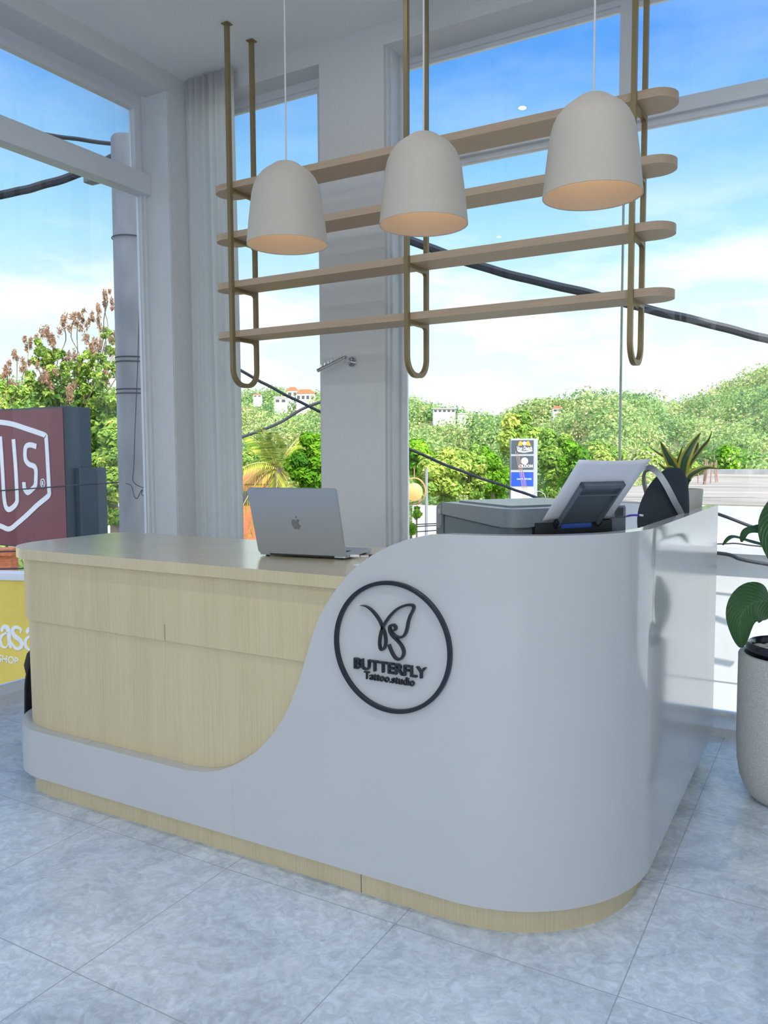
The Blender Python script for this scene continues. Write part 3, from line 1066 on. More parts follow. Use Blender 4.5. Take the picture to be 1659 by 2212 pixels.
# charging lead at the laptop's right side
cab = thing('charging_lead', 'white charging lead with a black sleeve plugged into the laptop', 'cable', tuple(LM @ Vector((0.19, 0.03, 0))))
q = [LM @ Vector(p) for p in ((0.1785, 0.035, 0.011), (0.215, 0.045, 0.0100), (0.255, 0.066, 0.0086), (0.285, 0.10, 0.008), (0.32, 0.15, 0.006), (0.40, 0.22, 0.004))]
MB().tube([q[0], q[0].lerp(q[1], 0.9)], 0.0052, 10).build('plug', PAPER, cab)
MB().tube(cat_rom(q[1:], 4), 0.0026, 8).build('wire', PAPER, cab)
MB().tube([q[2].lerp(q[1], 0.35), q[2], q[2].lerp(q[3], 0.5)], 0.0075, 10).build('sleeve', PRND, cab)
c = on_z(776, 1221, 1.0245)
tag(MB().prism(rrect(c.x - 0.02, c.x + 0.045, c.y - 0.012, c.y + 0.022, (0.006,) * 4, 4), 1.0242, 1.0256).build('paper_slip', PAPER, smooth=False), 'small pale slip of paper on the worktop in front of the laptop', 'paper')

# ------------------------------------------------------------------ printer
PN = Vector((-0.83, 2.19, 0))
uA, uB = Vector((-0.8, 0.6, 0)), Vector((0.6, 0.8, 0))
PM = Matrix(((uA.x, uB.x, 0, PN.x), (uA.y, uB.y, 0, PN.y), (0, 0, 1, 0), (0, 0, 0, 1)))
prn = thing('printer', 'dark grey inkjet printer on the counter behind the white panel', 'printer', (PN.x - 0.1, PN.y + 0.2, 1.024))
body = [(0.0, 0.05)]
body = rrect(0.012, 0.445, 0.0, 0.425, (0.055, 0.02, 0.02, 0.02), 8)
b = MB()
b.prism(rrect(0.012, 0.415, 0.0, 0.425, (0.055, 0.015, 0.015, 0.03), 8), 1.028, 1.192, M=PM)
b.build('case', PRN, prn)
for x, y in ((0.05, 0.06), (0.38, 0.06), (0.05, 0.38), (0.38, 0.38)):
    MB().lathe([(0, 0), (0.012, 0), (0.012, 0.006), (0, 0.006)], (0, 0, 0), 12, PM @ Matrix.Translation((x, y, 1.0242))).build('foot', PRND, prn)
# scanner unit: deep at the left side, stepping up over the paper slot
seam = [(0.425, 1.199), (0.40, 1.196), (0.08, 1.187), (0.05, 1.187)]
b = MB()
lidp = rrect(0.0, 0.425, -0.004, 0.425, (0.06, 0.012, 0.02, 0.012), 10)
zl = []
va, vb = [], []
for a_, c_ in lidp:
    zlow = 1.196 - 0.013 * max(0, min(1, (0.40 - a_) / 0.32)) if c_ < 0.09 else 1.196
    if c_ >= 0.075 and a_ < 0.1:
        zlow = 1.205
    p = PM @ Vector((a_, c_, zlow))
    va.append(b.bm.verts.new(p))
    dz = 0.0
    vb.append(b.bm.verts.new(PM @ Vector((a_, c_, 1.238))))
m_ = len(va)
b.bm.faces.new(va)
b.bm.faces.new(vb)
for i in range(m_):
    b.bm.faces.new([va[i], va[(i + 1) % m_], vb[(i + 1) % m_], vb[i]])
o = b.build('scanner_unit', PRNL, prn, angle=40)
MB().prism(rrect(0.075, 0.41, 0.05, 0.40, (0.02,) * 4, 6), 1.238, 1.243, M=PM).build('scanner_lid', PRNL, prn)
# control end: chamfered nose at the far left
b = MB()
b.prism([(0.415, 1.03), (0.466, 1.03), (0.466, 1.200), (0.462, 1.215), (0.448, 1.230), (0.425, 1.238), (0.415, 1.238)], 0.0, 0.42, 'y', PM)
b.build('control_end', PRN, prn)
b = MB()
b.prism(rrect(0.4235, 0.462, 1.148, 1.2275, (0.008, 0.004, 0.014, 0.004), 5), -0.0018, 0.0, 'y', PM)
ce = b.build('end_panel', PRNL, prn)
MB().prism(rrect(0.432, 0.450, 1.198, 1.214, (0.003,) * 4, 3), -0.0026, -0.0018, 'y', PM).build('port_cover', mat('pale_button', (0.33, 0.35, 0.37), 0.4), prn, smooth=False)
MB().prism(rrect(0.429, 0.4345, 1.1535, 1.159, (0.002,) * 4, 3), -0.0026, -0.0018, 'y', PM).build('port', PRND, prn, smooth=False)
MB().tube([PM @ Vector(p) for p in ((0.424, -0.0045, 1.1965), (0.40, -0.0045, 1.196), (0.08, -0.0045, 1.1825), (0.055, -0.0045, 1.183))], 0.0016, 6).build('seam_line', PRND, prn, smooth=False)
# rear feed: dark recess, tray and side block
b = MB()
b.box(-0.006, 0.02, 0.085, 0.365, 1.03, 1.196, 0.003, M=PM)
b.build('rear_feed', PRND, prn)
b = MB()
b.prism(rrect(0.0, 0.09, 0.366, 0.432, (0.012, 0.006, 0.006, 0.02), 5), 1.028, 1.232, M=PM)
b.build('rear_block', PRN, prn)
MB().box(-0.0012, 0.05, 0.368, 0.4335, 1.2015, 1.2027, M=PM).build('seam_line', PRND, prn, smooth=False)
# tilted paper support
TILT = PM @ Matrix.Translation((-0.004, 0, 1.196)) @ Matrix.Rotation(rad(-43.5), 4, 'Y')
# local: x = out of the paper plane, y = along the slot, z = up the sheet
b = MB()
b.box(-0.006, -0.002, 0.160, 0.302, 0.0, 0.166, M=TILT)
for y0, y1, z0, z1 in ((0.156, 0.163, 0.0, 0.172), (0.299, 0.306, 0.0, 0.172), (0.156, 0.306, 0.158, 0.172), (0.163, 0.299, 0.128, 0.132)):
    b.box(-0.019, -0.002, y0, y1, z0, z1, 0.002, M=TILT)
b.build('paper_support', PRN, prn)
for y0 in (0.148, 0.302):
    MB().box(-0.017, 0.002, y0, y0 + 0.012, -0.012, 0.014, 0.003, M=TILT).build('support_hinge', PRND, prn)
MB().box(-0.0075, -0.004, 0.175, 0.285, 1.176, 1.190, 0.001, M=PM).build('blue_strip', TAPE, prn)
b = MB()
gx, gz = 10, 14
g = []
for k in range(gz + 1):
    row = []
    for i in range(gx + 1):
        s, t_ = i / gx, k / gz
        row.append(b.bm.verts.new(TILT @ Vector((0.0015 - 0.006 * math.sin(math.pi * s) * t_ * t_, 0.106 + 0.249 * s, 0.004 + 0.252 * t_))))
    g.append(row)
for k in range(gz):
    for i in range(gx):
        b.bm.faces.new([g[k][i], g[k][i + 1], g[k + 1][i + 1], g[k + 1][i]])
o = b.build('paper_sheet', PAPER, angle=180)
md = o.modifiers.new('thickness', 'SOLIDIFY')
md.thickness = 0.0012
tag(o, 'white sheets of paper leaning in the rear feed of the printer', 'paper')

# ------------------------------------------------------------------ speaker
sc = at(1441, 1087, 3.15)
SPS = 1.0
spk = thing('portable_speaker', 'egg-shaped dark mesh speaker with a grey loop handle beside the printer', 'speaker', (sc.x, sc.y, 1.026))
vd = Vector((FW.x, FW.y, 0)).normalized()
sxax = Vector((RT.x, RT.y, 0)).normalized()
SPM = Matrix.Translation((sc.x - 0.01, sc.y + 0.0, 1.026)) @ Matrix((sxax.to_4d(), vd.to_4d(), (0, 0, 1, 0), (0, 0, 0, 1))).transposed()
SPM = Matrix(((sxax.x, vd.x, 0, sc.x - 0.012), (sxax.y, vd.y, 0, sc.y), (0, 0, 1, 1.026), (0, 0, 0, 1)))
# leaning egg: rings of an egg profile, sheared to the right towards the top
b = MB()
prof = [(0.0, 0.0), (0.035, 0.002), (0.066, 0.02), (0.086, 0.055), (0.097, 0.10), (0.0985, 0.14), (0.092, 0.185), (0.080, 0.23), (0.064, 0.268), (0.044, 0.298), (0.022, 0.313), (0.0, 0.316)]
pr = [(p.x, p.y) for p in cat_rom([(r, z, 0) for r, z in prof], 4)]
b.lathe([(max(0, r), z) for r, z in pr], (0, 0, 0), 56, sy=0.72)
for v in b.bm.verts:
    v.co.x += 0.10 * (v.co.z - 0.15) + 0.35 * max(0, v.co.z - 0.15) ** 2 * 2.2
    v.co = SPM @ (v.co * SPS)
b.build('body', FABRIC, spk, angle=180)
hp = []
for px_, py_, off in ((1398, 1075, 0.055), (1391, 1050, 0.04), (1389, 1028, 0.015), (1394, 1014, -0.02), (1406, 1012, -0.055), (1421, 1024, -0.075), (1438, 1050, -0.085), (1456, 1085, -0.085), (1470, 1112, -0.075), (1480, 1150, -0.05)):
    hp.append(at(px_ + 2, py_, 3.15 + off))
b = MB()
hpp = cat_rom(hp, 5)
b.tube(hpp, 0, sq=(0.0115, 0.006))
b.build('handle', HANDLE, spk, angle=50)
cb = thing('usb_lead', 'purple usb lead with a white plug lying between printer and speaker', 'cable', tuple(at(1375, 1114, 2.9)))
MB().tube(cat_rom([at(1350, 1116, 2.93), at(1364, 1113, 2.91), at(1381, 1113, 2.885)], 4), 0.0038, 8).build('wire', PURPLE, cb)
MB().box(0, 0.014, -0.003, 0.003, -0.0035, 0.0035, 0.001, M=Matrix.Translation(at(1381, 1112.5, 2.885)) @ Matrix.Rotation(rad(30), 4, 'Z') @ Matrix.Rotation(rad(8), 4, 'Y')).build('plug', PAPER, cb)

# ------------------------------------------------------------------ potted plants


def blade(pts, width, material, name, parent, nu=6, fold=0.25, face=None, curl=0.0, thick=0.0012, wprof=None, kk=6):
    """leaf blade along a curved midrib; face = direction the upper side looks at"""
    mid = cat_rom(pts, kk)
    face = Vector(face if face else -FW)
    b = MB()
    uvl = b.bm.loops.layers.uv.new('UVMap')
    n = len(mid)
    rows = []
    for i, p in enumerate(mid):
        t = (mid[min(i + 1, n - 1)] - mid[max(i - 1, 0)]).normalized()
        side = t.cross(face).normalized()
        nn = side.cross(t).normalized()
        s = i / (n - 1)
        w = width * (wprof(s) if wprof else max(0.02, math.sin(math.pi * min(1, s ** 0.75 * 0.93 + 0.07)) ** 0.8))
        row = []
        for j in range(-nu, nu + 1):
            v = j / nu
            q = p + side * (w / 2 * v * (1 - 0.15 * curl * v * v)) + nn * (fold * w / 2 * (abs(v) ** 1.3)) + nn * curl * w * 0.2 * math.sin(6 * s) * v
            row.append((b.bm.verts.new(q), (v + 1) / 2, s))
        rows.append(row)
    for A, B in zip(rows, rows[1:]):
        for j in range(2 * nu):
            qd = [A[j], A[j + 1], B[j + 1], B[j]]
            f_ = b.bm.faces.new([q[0] for q in qd])
            for lp, q in zip(f_.loops, qd):
                lp[uvl].uv = (q[1], q[2])
    o = b.build(name, material, parent, angle=180, normals=False)
    md = o.modifiers.new('thickness', 'SOLIDIFY')
    md.thickness = thick
    return o


SNAKE = stripe_leaf_mat('striped_leaf', [(0.0, (0.50, 0.45, 0.05)), (0.20, (0.48, 0.45, 0.06)), (0.26, (0.06, 0.13, 0.05)), (0.40, (0.035, 0.09, 0.045)), (0.5, (0.07, 0.14, 0.07)), (0.6, (0.035, 0.09, 0.045)), (0.76, (0.06, 0.13, 0.05)), (0.82, (0.48, 0.45, 0.06)), (1.0, (0.52, 0.47, 0.05))])
LILY = stripe_leaf_mat('dark_green_leaf', [(0.0, (0.045, 0.125, 0.038)), (0.47, (0.058, 0.155, 0.045)), (0.5, (0.10, 0.21, 0.07)), (0.53, (0.058, 0.155, 0.045)), (1.0, (0.045, 0.125, 0.038))], veins=0.6)
pc = Vector((-0.606, 3.85, 1.0242))
pot = thing('plant_pot', 'small off-white pot holding a striped plant on the counter behind the speaker', 'pot', tuple(pc))
MB().lathe([(0, 0), (0.052, 0), (0.055, 0.01), (0.068, 0.205), (0.066, 0.212), (0.061, 0.208), (0.058, 0.19), (0, 0.19)], pc, 48).build('shell', CERAM, pot, angle=40)
MB().lathe([(0.0585, 0.19), (0.03, 0.194), (0, 0.195)], pc, 32).build('soil', SOIL, pot)
sp = thing('striped_plant', 'plant with long green leaves edged in yellow growing from the off-white pot', 'plant', (pc.x, pc.y, pc.z + 0.2))
DP = 3.64


def sblade(px, w, doff=(0, 0, 0), face=None, fold=0.35):
    pts = [Vector((pc.x, pc.y, pc.z + 0.19)) + Vector((random.uniform(-0.02, 0.02), random.uniform(-0.02, 0.02), 0))]
    pts += [at(x, y, DP + d) for (x, y), d in zip(px, doff)]
    wp = lambda s: 0.35 + 0.65 * min(1, s * 3.2) if s < 0.45 else max(0.03, (1 - ((s - 0.45) / 0.55) ** 1.6))
    return blade(pts, w, SNAKE, 'leaf', sp, 5, fold, face, wprof=wp)


fl = -FW + Vector((0, 0, 0.15))
sblade([(1455, 1012), (1440, 984), (1426, 953)], 0.050, (0, -0.02, -0.04), fl)
sblade([(1466, 1000), (1430, 984), (1401, 964)], 0.016, (0.05, 0.07, 0.09), fl)
sblade([(1465, 1010), (1467, 989), (1475, 962)], 0.022, (0.03, 0.04, 0.05), fl)
sblade([(1475, 1008), (1490, 970), (1514, 934)], 0.052, (-0.02, -0.04, -0.03), fl)
sblade([(1484, 1014), (1512, 972), (1530, 950), (1538, 930)], 0.026, (0, 0.01, 0.02, 0.03), fl + RT * 0.9)
sblade([(1484, 1000), (1503, 970), (1509, 955)], 0.030, (0.04, 0.05, 0.06), fl)
sblade([(1487, 1034), (1507, 1018), (1528, 1011), (1555, 1013)], 0.036, (-0.03, -0.05, -0.06, -0.06), fl + Vector((0, 0, 0.9)))
sblade([(1455, 1016), (1436, 1013), (1421, 999)], 0.026, (-0.05, -0.07, -0.08), fl + Vector((0, 0, 0.6)))

plc = Vector((-0.155, 3.525, 0))
pl = thing('planter', 'tall speckled off-white planter with rounded foot standing on the floor right of the counter', 'planter', tuple(plc))
MB().lathe([(0, 0.0), (0.105, 0.0), (0.125, 0.006), (0.152, 0.04), (0.172, 0.09), (0.184, 0.16), (0.188, 0.25), (0.188, 0.588), (0.184, 0.596), (0.166, 0.596), (0.162, 0.585), (0.162, 0.40), (0, 0.40)], plc, 72).build('shell', TERR, pl, angle=45)
ip = thing('nursery_pot', 'glossy dark inner pot set in the top of the tall planter', 'pot', (plc.x, plc.y, 0.402))
MB().lathe([(0, 0.402), (0.125, 0.402), (0.140, 0.60), (0.158, 0.606), (0.163, 0.62), (0.160, 0.634), (0.150, 0.640), (0.140, 0.634), (0.136, 0.60), (0, 0.60)], plc, 64).build('shell', NAVY, ip, angle=60)
MB().lathe([(0.136, 0.596), (0.1, 0.603), (0, 0.604)], plc, 48).build('soil', SOIL, ip)
pebd = None
for i in range(20):
    a = i * 2.399
    r = 0.118 * math.sqrt((i + 0.6) / 20)
    x, y = plc.x + r * math.cos(a), plc.y + r * math.sin(a)
    b = MB().ball((0, 0, 0), 0.021, 2, Matrix.Rotation(random.uniform(0, 3), 4, 'Z'), (1.15, 0.8, 0.55))
    for v in b.bm.verts:
        v.co *= 1 + 0.08 * math.sin(9 * v.co.x / 0.02 + i)
    o = b.build('pebble', PEB, angle=180)
    o.location = (x, y, 0.6165)
    tag(o, 'smooth pale pebble lying on the soil in the dark inner pot', 'pebble', 'pebbles around the broad-leaved plant')
ll = thing('broad_leaved_plant', 'dark green broad-leaved plant drooping from the dark inner pot at the right edge', 'plant', (plc.x, plc.y, 0.605))
PD = 3.25


def lleaf(px, w, doff, face, fold=0.2, curl=0.3, stem=None):
    pts = [at(x, y, PD + d) for (x, y), d in zip(px, doff)]
    wp = lambda s: max(0.02, math.sin(math.pi * (s ** 0.62 * 0.96 + 0.03)) ** 0.75)
    blade(pts, w, LILY, 'leaf', ll, 8, fold, face, curl, 0.0012, wp, 8)
    base = Vector((plc.x + random.uniform(-0.03, 0.03), plc.y + random.uniform(-0.03, 0.03), 0.60))
    m_ = stem if stem else (base + pts[0]) / 2 + Vector((0.02, 0, 0.12))
    MB().tube(cat_rom([base, m_, pts[0]], 6), 0.0042, 8).build('stem', mat('green_stem', (0.09, 0.17, 0.05), 0.5), ll)


fv = -FW
lleaf([(1664, 1300), (1626, 1302), (1600, 1334), (1601, 1399)], 0.165, (0.0, -0.05, -0.08, -0.08), fv + Vector((0, 0, 0.35)) - RT * 0.15, 0.10, 0.2)
lleaf([(1662, 1140), (1640, 1146), (1612, 1150), (1601, 1171)], 0.055, (-0.02, -0.04, -0.05, -0.04), fv * 0.5 + Vector((0, 0, 1.0)), 0.3, 0.3)
lleaf([(1716, 1112), (1692, 1120), (1674, 1158), (1686, 1236)], 0.195, (0.02, -0.03, -0.08, -0.08), fv + Vector((0, 0, 0.25)), 0.12, 0.3)
lleaf([(1672, 1185), (1622, 1172), (1582, 1161), (1561, 1178)], 0.045, (0.12, 0.10, 0.08, 0.08), Vector((0, 0, 1)) - FW * 0.25, 0.3, 0.1)
lleaf([(1700, 1335), (1672, 1332), (1650, 1334), (1638, 1345)], 0.05, (0.12, 0.12, 0.12, 0.12), Vector((0, 0, 1)) - FW * 0.3, 0.3, 0.2)
lleaf([(1720, 1200), (1760, 1180), (1800, 1220), (1810, 1280)], 0.16, (0.0, 0.0, 0.0, 0.0), fv + Vector((0, 0, 0.6)), 0.15, 0.2)
lleaf([(1700, 1240), (1720, 1150), (1745, 1090), (1780, 1060)], 0.13, (0.05, 0.1, 0.12, 0.15), fv + Vector((0, 0, 0.3)), 0.2, 0.2)

# ------------------------------------------------------------------ black backpack behind the left end
bk = thing('backpack', 'black backpack standing on the floor behind the left end of the counter', 'bag', (-3.285, 2.50, 0))
b = MB()
secs = [(0.0, 0.10, 0.085), (0.02, 0.112, 0.10), (0.12, 0.115, 0.105), (0.26, 0.105, 0.095), (0.33, 0.100, 0.085), (0.40, 0.112, 0.095), (0.455, 0.100, 0.08), (0.49, 0.07, 0.05), (0.50, 0.03, 0.02)]
rows = []
for z, rx, ry in secs:
    rows.append([b.bm.verts.new((-3.285 + rx * math.copysign(abs(math.cos(2 * math.pi * i / 32)) ** 0.6, math.cos(2 * math.pi * i / 32)), 2.50 + ry * math.copysign(abs(math.sin(2 * math.pi * i / 32)) ** 0.6, math.sin(2 * math.pi * i / 32)), z)) for i in range(32)])
for A, B in zip(rows, rows[1:]):
    for i in range(32):
        b.bm.faces.new([A[i], A[(i + 1) % 32], B[(i + 1) % 32], B[i]])
b.bm.faces.new(rows[0][::-1])
b.bm.faces.new(rows[-1])
b.build('body', CLOTH, bk, angle=60)
MB().tube(cat_rom([(-3.27, 2.41, 0.46), (-3.27, 2.375, 0.36), (-3.275, 2.37, 0.24), (-3.30, 2.385, 0.12), (-3.29, 2.40, 0.03)], 6), 0, sq=(0.02, 0.006)).build('strap', CLOTH, bk)
MB().box(-3.31, -3.27, 2.366, 2.380, 0.15, 0.18, 0.003).build('buckle', PRND, bk)
MB().tube(cat_rom([(-3.32, 2.5, 0.49), (-3.285, 2.5, 0.53), (-3.25, 2.5, 0.49)], 6), 0.008, 8).build('handle', CLOTH, bk)

# ================================================================== outside
rng = np.random.default_rng(11)
GZ = -3.6
exec_outside = True


def cloud_mesh(name, P, Nn, size, tint, material, parent=None, aspect=0.55):
    """many small leaves (one quad each): P centres, Nn normals, size, tint per leaf"""
    n = len(P)
    rv = rng.normal(size=(n, 3))
    t = np.cross(Nn, rv)
    t /= np.linalg.norm(t, axis=1, keepdims=True) + 1e-9
    bt = np.cross(Nn, t)
    s = size[:, None]
    V = np.stack([P + t * s, P + bt * s * aspect, P - t * s, P - bt * s * aspect], 1).reshape(-1, 3)
    me = bpy.data.meshes.new(name)
    me.vertices.add(4 * n)
    me.vertices.foreach_set('co', V.astype(np.float32).ravel())
    me.loops.add(4 * n)
    me.loops.foreach_set('vertex_index', np.arange(4 * n, dtype=np.int32))
    me.polygons.add(n)
    me.polygons.foreach_set('loop_start', np.arange(0, 4 * n, 4, dtype=np.int32))
    me.polygons.foreach_set('loop_total', np.full(n, 4, dtype=np.int32))
    at_ = me.attributes.new('tint', 'FLOAT', 'FACE')
    at_.data.foreach_set('value', tint.astype(np.float32))
    me.update(calc_edges=True)
    me.materials.append(material)
    return link(name, me, parent)


def sample_blobs(cen, rx, rz, per, leaf, tcol, tvar=0.18, inner=0.75):
    """leaves on the shells of ellipsoid clusters"""
    cen = np.asarray(cen, float)
    m = len(cen)
    d = rng.normal(size=(m, per, 3))
    d /= np.linalg.norm(d, axis=2, keepdims=True)
    rr = inner + (1 - inner) * rng.random((m, per, 1)) * 1.25
    rx = np.broadcast_to(np.asarray(rx, float), (m,))
    rz = np.broadcast_to(np.asarray(rz, float), (m,))
    sc_ = np.stack([rx, rx, rz], 1)[:, None, :]
    P = cen[:, None, :] + d * sc_ * rr
    nn = d / sc_ * rx[:, None, None] + rng.normal(size=d.shape) * 0.55 + np.array([0, 0, 0.35])
    nn /= np.linalg.norm(nn, axis=2, keepdims=True)
    tc_ = np.broadcast_to(np.asarray(tcol, float), (m,))[:, None] + rng.normal(size=(m, per)) * tvar
    sz = leaf * (0.6 + 0.8 * rng.random((m, per)))
    return P.reshape(-1, 3), nn.reshape(-1, 3), sz.reshape(-1), np.clip(tc_.reshape(-1), 0, 1)


GREENS = leaf_mat('green_foliage', [(0.0, (0.07, 0.16, 0.04)), (0.35, (0.18, 0.34, 0.07)), (0.65, (0.36, 0.52, 0.09)), (1.0, (0.60, 0.64, 0.16))])
BRIGHT = leaf_mat('bright_green_foliage', [(0.0, (0.05, 0.16, 0.02)), (0.4, (0.13, 0.34, 0.02)), (1.0, (0.38, 0.62, 0.05))])
HILLG = leaf_mat('hillside_foliage', [(0.0, (0.14, 0.27, 0.12)), (0.3, (0.26, 0.42, 0.13)), (0.55, (0.40, 0.52, 0.16)), (0.8, (0.56, 0.56, 0.24)), (1.0, (0.66, 0.55, 0.36))])
BROWN = leaf_mat('dry_pods_foliage', [(0.0, (0.20, 0.12, 0.08)), (0.5, (0.40, 0.24, 0.15)), (1.0, (0.60, 0.42, 0.28))])
PALMG = leaf_mat('palm_foliage', [(0.0, (0.10, 0.22, 0.02)), (0.5, (0.36, 0.44, 0.05)), (1.0, (0.70, 0.60, 0.12))])

# --- terrain: ground near the building, rising to the ridges seen through the glass
RIDGE = [(-80, 5.0, 90), (-58, 5.2, 90), (-50, 4.6, 110), (-42, 4.0, 130), (-38, 4.2, 140), (-34, 4.7, 140), (-30, 4.0, 130), (-26, 3.8, 120), (-21, 3.2, 100), (-18, 3.6, 90),
         (-15.5, 4.4, 85), (-13.5, 4.9, 85), (-11.8, 4.2, 90), (-10.4, 3.1, 120), (-8.5, 3.7, 150), (-6, 4.7, 150), (-4, 5.4, 150), (0, 7.0, 160), (10, 8.0, 160), (25, 6.0, 160)]


def ridge(az):
    r = np.array(RIDGE)
    return np.interp(az, r[:, 0], r[:, 1]), np.interp(az, r[:, 0], r[:, 2])


def terrain_z(az, d):
    el, R = ridge(az)
    top = HC + R * np.tan(np.radians(el)) - 2.6
    s0 = 16.0
    t = np.clip((d - s0) / (R - s0), 0, 1.25)
    z = GZ + (top - GZ) * np.where(t < 1, t ** 1.12, 1 - (t - 1) * 1.2)
    return z + np.where(d > 25, 0.8 * np.sin(az * 0.9 + d * 0.13) + 0.6 * np.sin(d * 0.31 + az * 0.37), 0) * np.clip((d - 25) / 20, 0, 1)


azs = np.linspace(-85, 30, 116)
ds = np.concatenate([np.linspace(5, 30, 16), np.linspace(34, 190, 50)])
b = MB()
gv = [[b.bm.verts.new((d * math.sin(rad(a)), d * math.cos(rad(a)), float(terrain_z(np.array(a), np.array(d))))) for d in ds] for a in azs]
for A, B in zip(gv, gv[1:]):
    for i in range(len(ds) - 1):
        b.bm.faces.new([A[i], B[i], B[i + 1], A[i + 1]])
struct(b.build('ground', EARTH, angle=180))
struct(MB().box(-60, 40, -60, 7.5, GZ - 0.6, GZ + 0.02).build('street', ASPH, smooth=False))

OBST = []      # (x, y, radius) of single trees and houses


# --- single trees
def tree(name, label, px, py_top, py_bot, depth, w_px, mat_, tcol, n=26, per=260, leaf=0.16, squash=1.0, group='trees outside the windows', pods=None, trunk_r=0.12, seed=0):
    sc_ = depth / FPX
    top = at(px, py_top, depth)
    bot = at(px, py_bot, depth)
    wr = w_px * sc_ / 2
    hr = (top.z - bot.z) / 2
    c = Vector((top.x, top.y, (top.z + bot.z) / 2))
    r = np.random.default_rng(seed + int(px) * 7 + int(depth))
    if depth > 22:
        OBST.append((c.x, c.y, wr * 1.05, 0))
    t = thing(name, label, 'tree', (c.x, c.y, GZ), group)
    cs, rs = [], []
    for i in range(n):
        v = r.normal(size=3)
        v /= np.linalg.norm(v)
        q = 0.72 * r.random() ** 0.4
        cs.append((c.x + v[0] * wr * q, c.y + v[1] * wr * q, c.z + v[2] * hr * q))
        rs.append((0.26 + 0.16 * r.random()) * min(wr, hr))
    rs = np.array(rs)
    tc_ = np.clip(tcol + r.normal(size=n) * 0.12, 0, 1)
    P, nn, sz, tt = sample_blobs(cs, rs, rs * 0.85 * squash, per, leaf, tc_, 0.16, 0.55)
    b = MB()
    b.tube([(c.x, c.y, GZ), (c.x + 0.05 * wr, c.y, GZ + (c.z - GZ) * 0.5), (c.x, c.y, c.z)], [trunk_r, trunk_r * 0.8, trunk_r * 0.5], 8)
    for i in range(0, n, 3):
        q = Vector(cs[i])
        b.tube([(c.x, c.y, c.z - hr * 0.6), ((c.x + q.x) / 2, (c.y + q.y) / 2, (c.z - hr * 0.3 + q.z) / 2), q], [trunk_r * 0.4, trunk_r * 0.25, trunk_r * 0.1], 6)
    b.build('trunk', BARK, t)
    cloud_mesh('foliage', P, nn, sz, tt, mat_, t)
    return t


# flame tree left: green crown with brown seed clusters standing clear of it
ft = tree('flame_tree', 'tall tree with brownish seed clusters above its crown, behind the maroon sign', 120, 770, 1190, 15.0, 300, GREENS, 0.5, 44, 620, 0.055, trunk_r=0.13, seed=3)
pods = [(37, 768, 16), (55, 790, 14), (62, 738, 14), (90, 722, 20), (112, 722, 18), (135, 695, 20), (160, 688, 18), (172, 680, 14), (208, 692, 18), (214, 665, 14), (233, 650, 14), (228, 632, 10), (190, 735, 22),
        (150, 775, 22), (172, 770, 20), (130, 790, 20), (85, 800, 18), (110, 812, 18), (148, 838, 22), (205, 745, 18), (240, 760, 20), (30, 835, 20), (225, 810, 18), (245, 720, 14), (15, 800, 12)]
cs = [tuple(at(x, y, 14.6 + 0.5 * math.sin(i))) for i, (x, y, r) in enumerate(pods)]
rs = np.array([r * 14.6 / FPX for _, _, r in pods])
sub_c, sub_r = [], []
for q, r in zip(cs, rs):
    for k in range(5):
        sub_c.append((q[0] + r * 0.6 * rng.normal(), q[1] + r * 0.5 * rng.normal(), q[2] + r * (0.4 - 0.35 * k)))
        sub_r.append(r * 0.42)
P, nn, sz, tt = sample_blobs(sub_c, np.array(sub_r) * 0.75, np.array(sub_r) * 1.35, 46, 0.034, 0.5, 0.25, 0.2)
nn[:, 2] *= 0.2
nn /= np.linalg.norm(nn, axis=1, keepdims=True)
lab(cloud_mesh('seed_clusters', P, nn, sz, tt, BROWN, ft, 0.28), 'brown drooping seed clusters')
gp = [(95, 772, 20), (118, 790, 22), (75, 812, 20), (132, 765, 12), (150, 800, 20), (60, 845, 24), (100, 835, 24), (190, 810, 22), (215, 775, 16), (232, 790, 16), (228, 720, 9), (242, 745, 14), (205, 850, 26),
      (170, 840, 22), (238, 860, 26), (25, 860, 24), (5, 835, 22), (128, 830, 20), (222, 822, 20), (85, 752, 10), (180, 770, 14), (250, 790, 12)]
gc, gr = [], []
for x, y, r in gp:
    for k in range(4):
        gc.append(tuple(at(x + r * 0.7 * rng.normal(), y + r * 0.6 * rng.normal(), 14.8 + 0.3 * rng.normal())))
        gr.append(r * 0.5 * 14.8 / FPX)
P, nn, sz, tt = sample_blobs(gc, gr, gr, 90, 0.045, 0.62, 0.22, 0.4)
cloud_mesh('foliage', P, nn, sz, tt, GREENS, ft)
b = MB()
for i, q in enumerate(cs):
    q = Vector(q)
    x, y, _r = pods[i]
    b.tube(cat_rom([at(120 + (x - 120) * 0.55, 900, 15), at(x + 14 * math.sin(i * 2.3), y + 95, 14.8), at(x + 9 * math.sin(i * 1.7), y + 40, 14.7), q], 4), 0.009, 5)
b.build('twigs', BARK, ft)
tree('leafy_tree', 'leafy green tree between the maroon sign and the concrete pole', 238, 830, 1190, 13.0, 110, GREENS, 0.55, 26, 700, 0.05, seed=5)
tree('leafy_tree', 'pale scrubby tree at the far left edge behind the maroon sign', 10, 800, 1100, 19.0, 130, GREENS, 0.75, 24, 500, 0.06, seed=6)
tree('leafy_tree', 'bright green tree at the right side of the narrow window', 668, 905, 1110, 12.0, 110, BRIGHT, 0.55, 28, 800, 0.045, seed=8)
tree('leafy_tree', 'olive green tree showing above the laptop beside the palm', 545, 950, 1080, 20.0, 120, GREENS, 0.6, 20, 500, 0.06, seed=9)
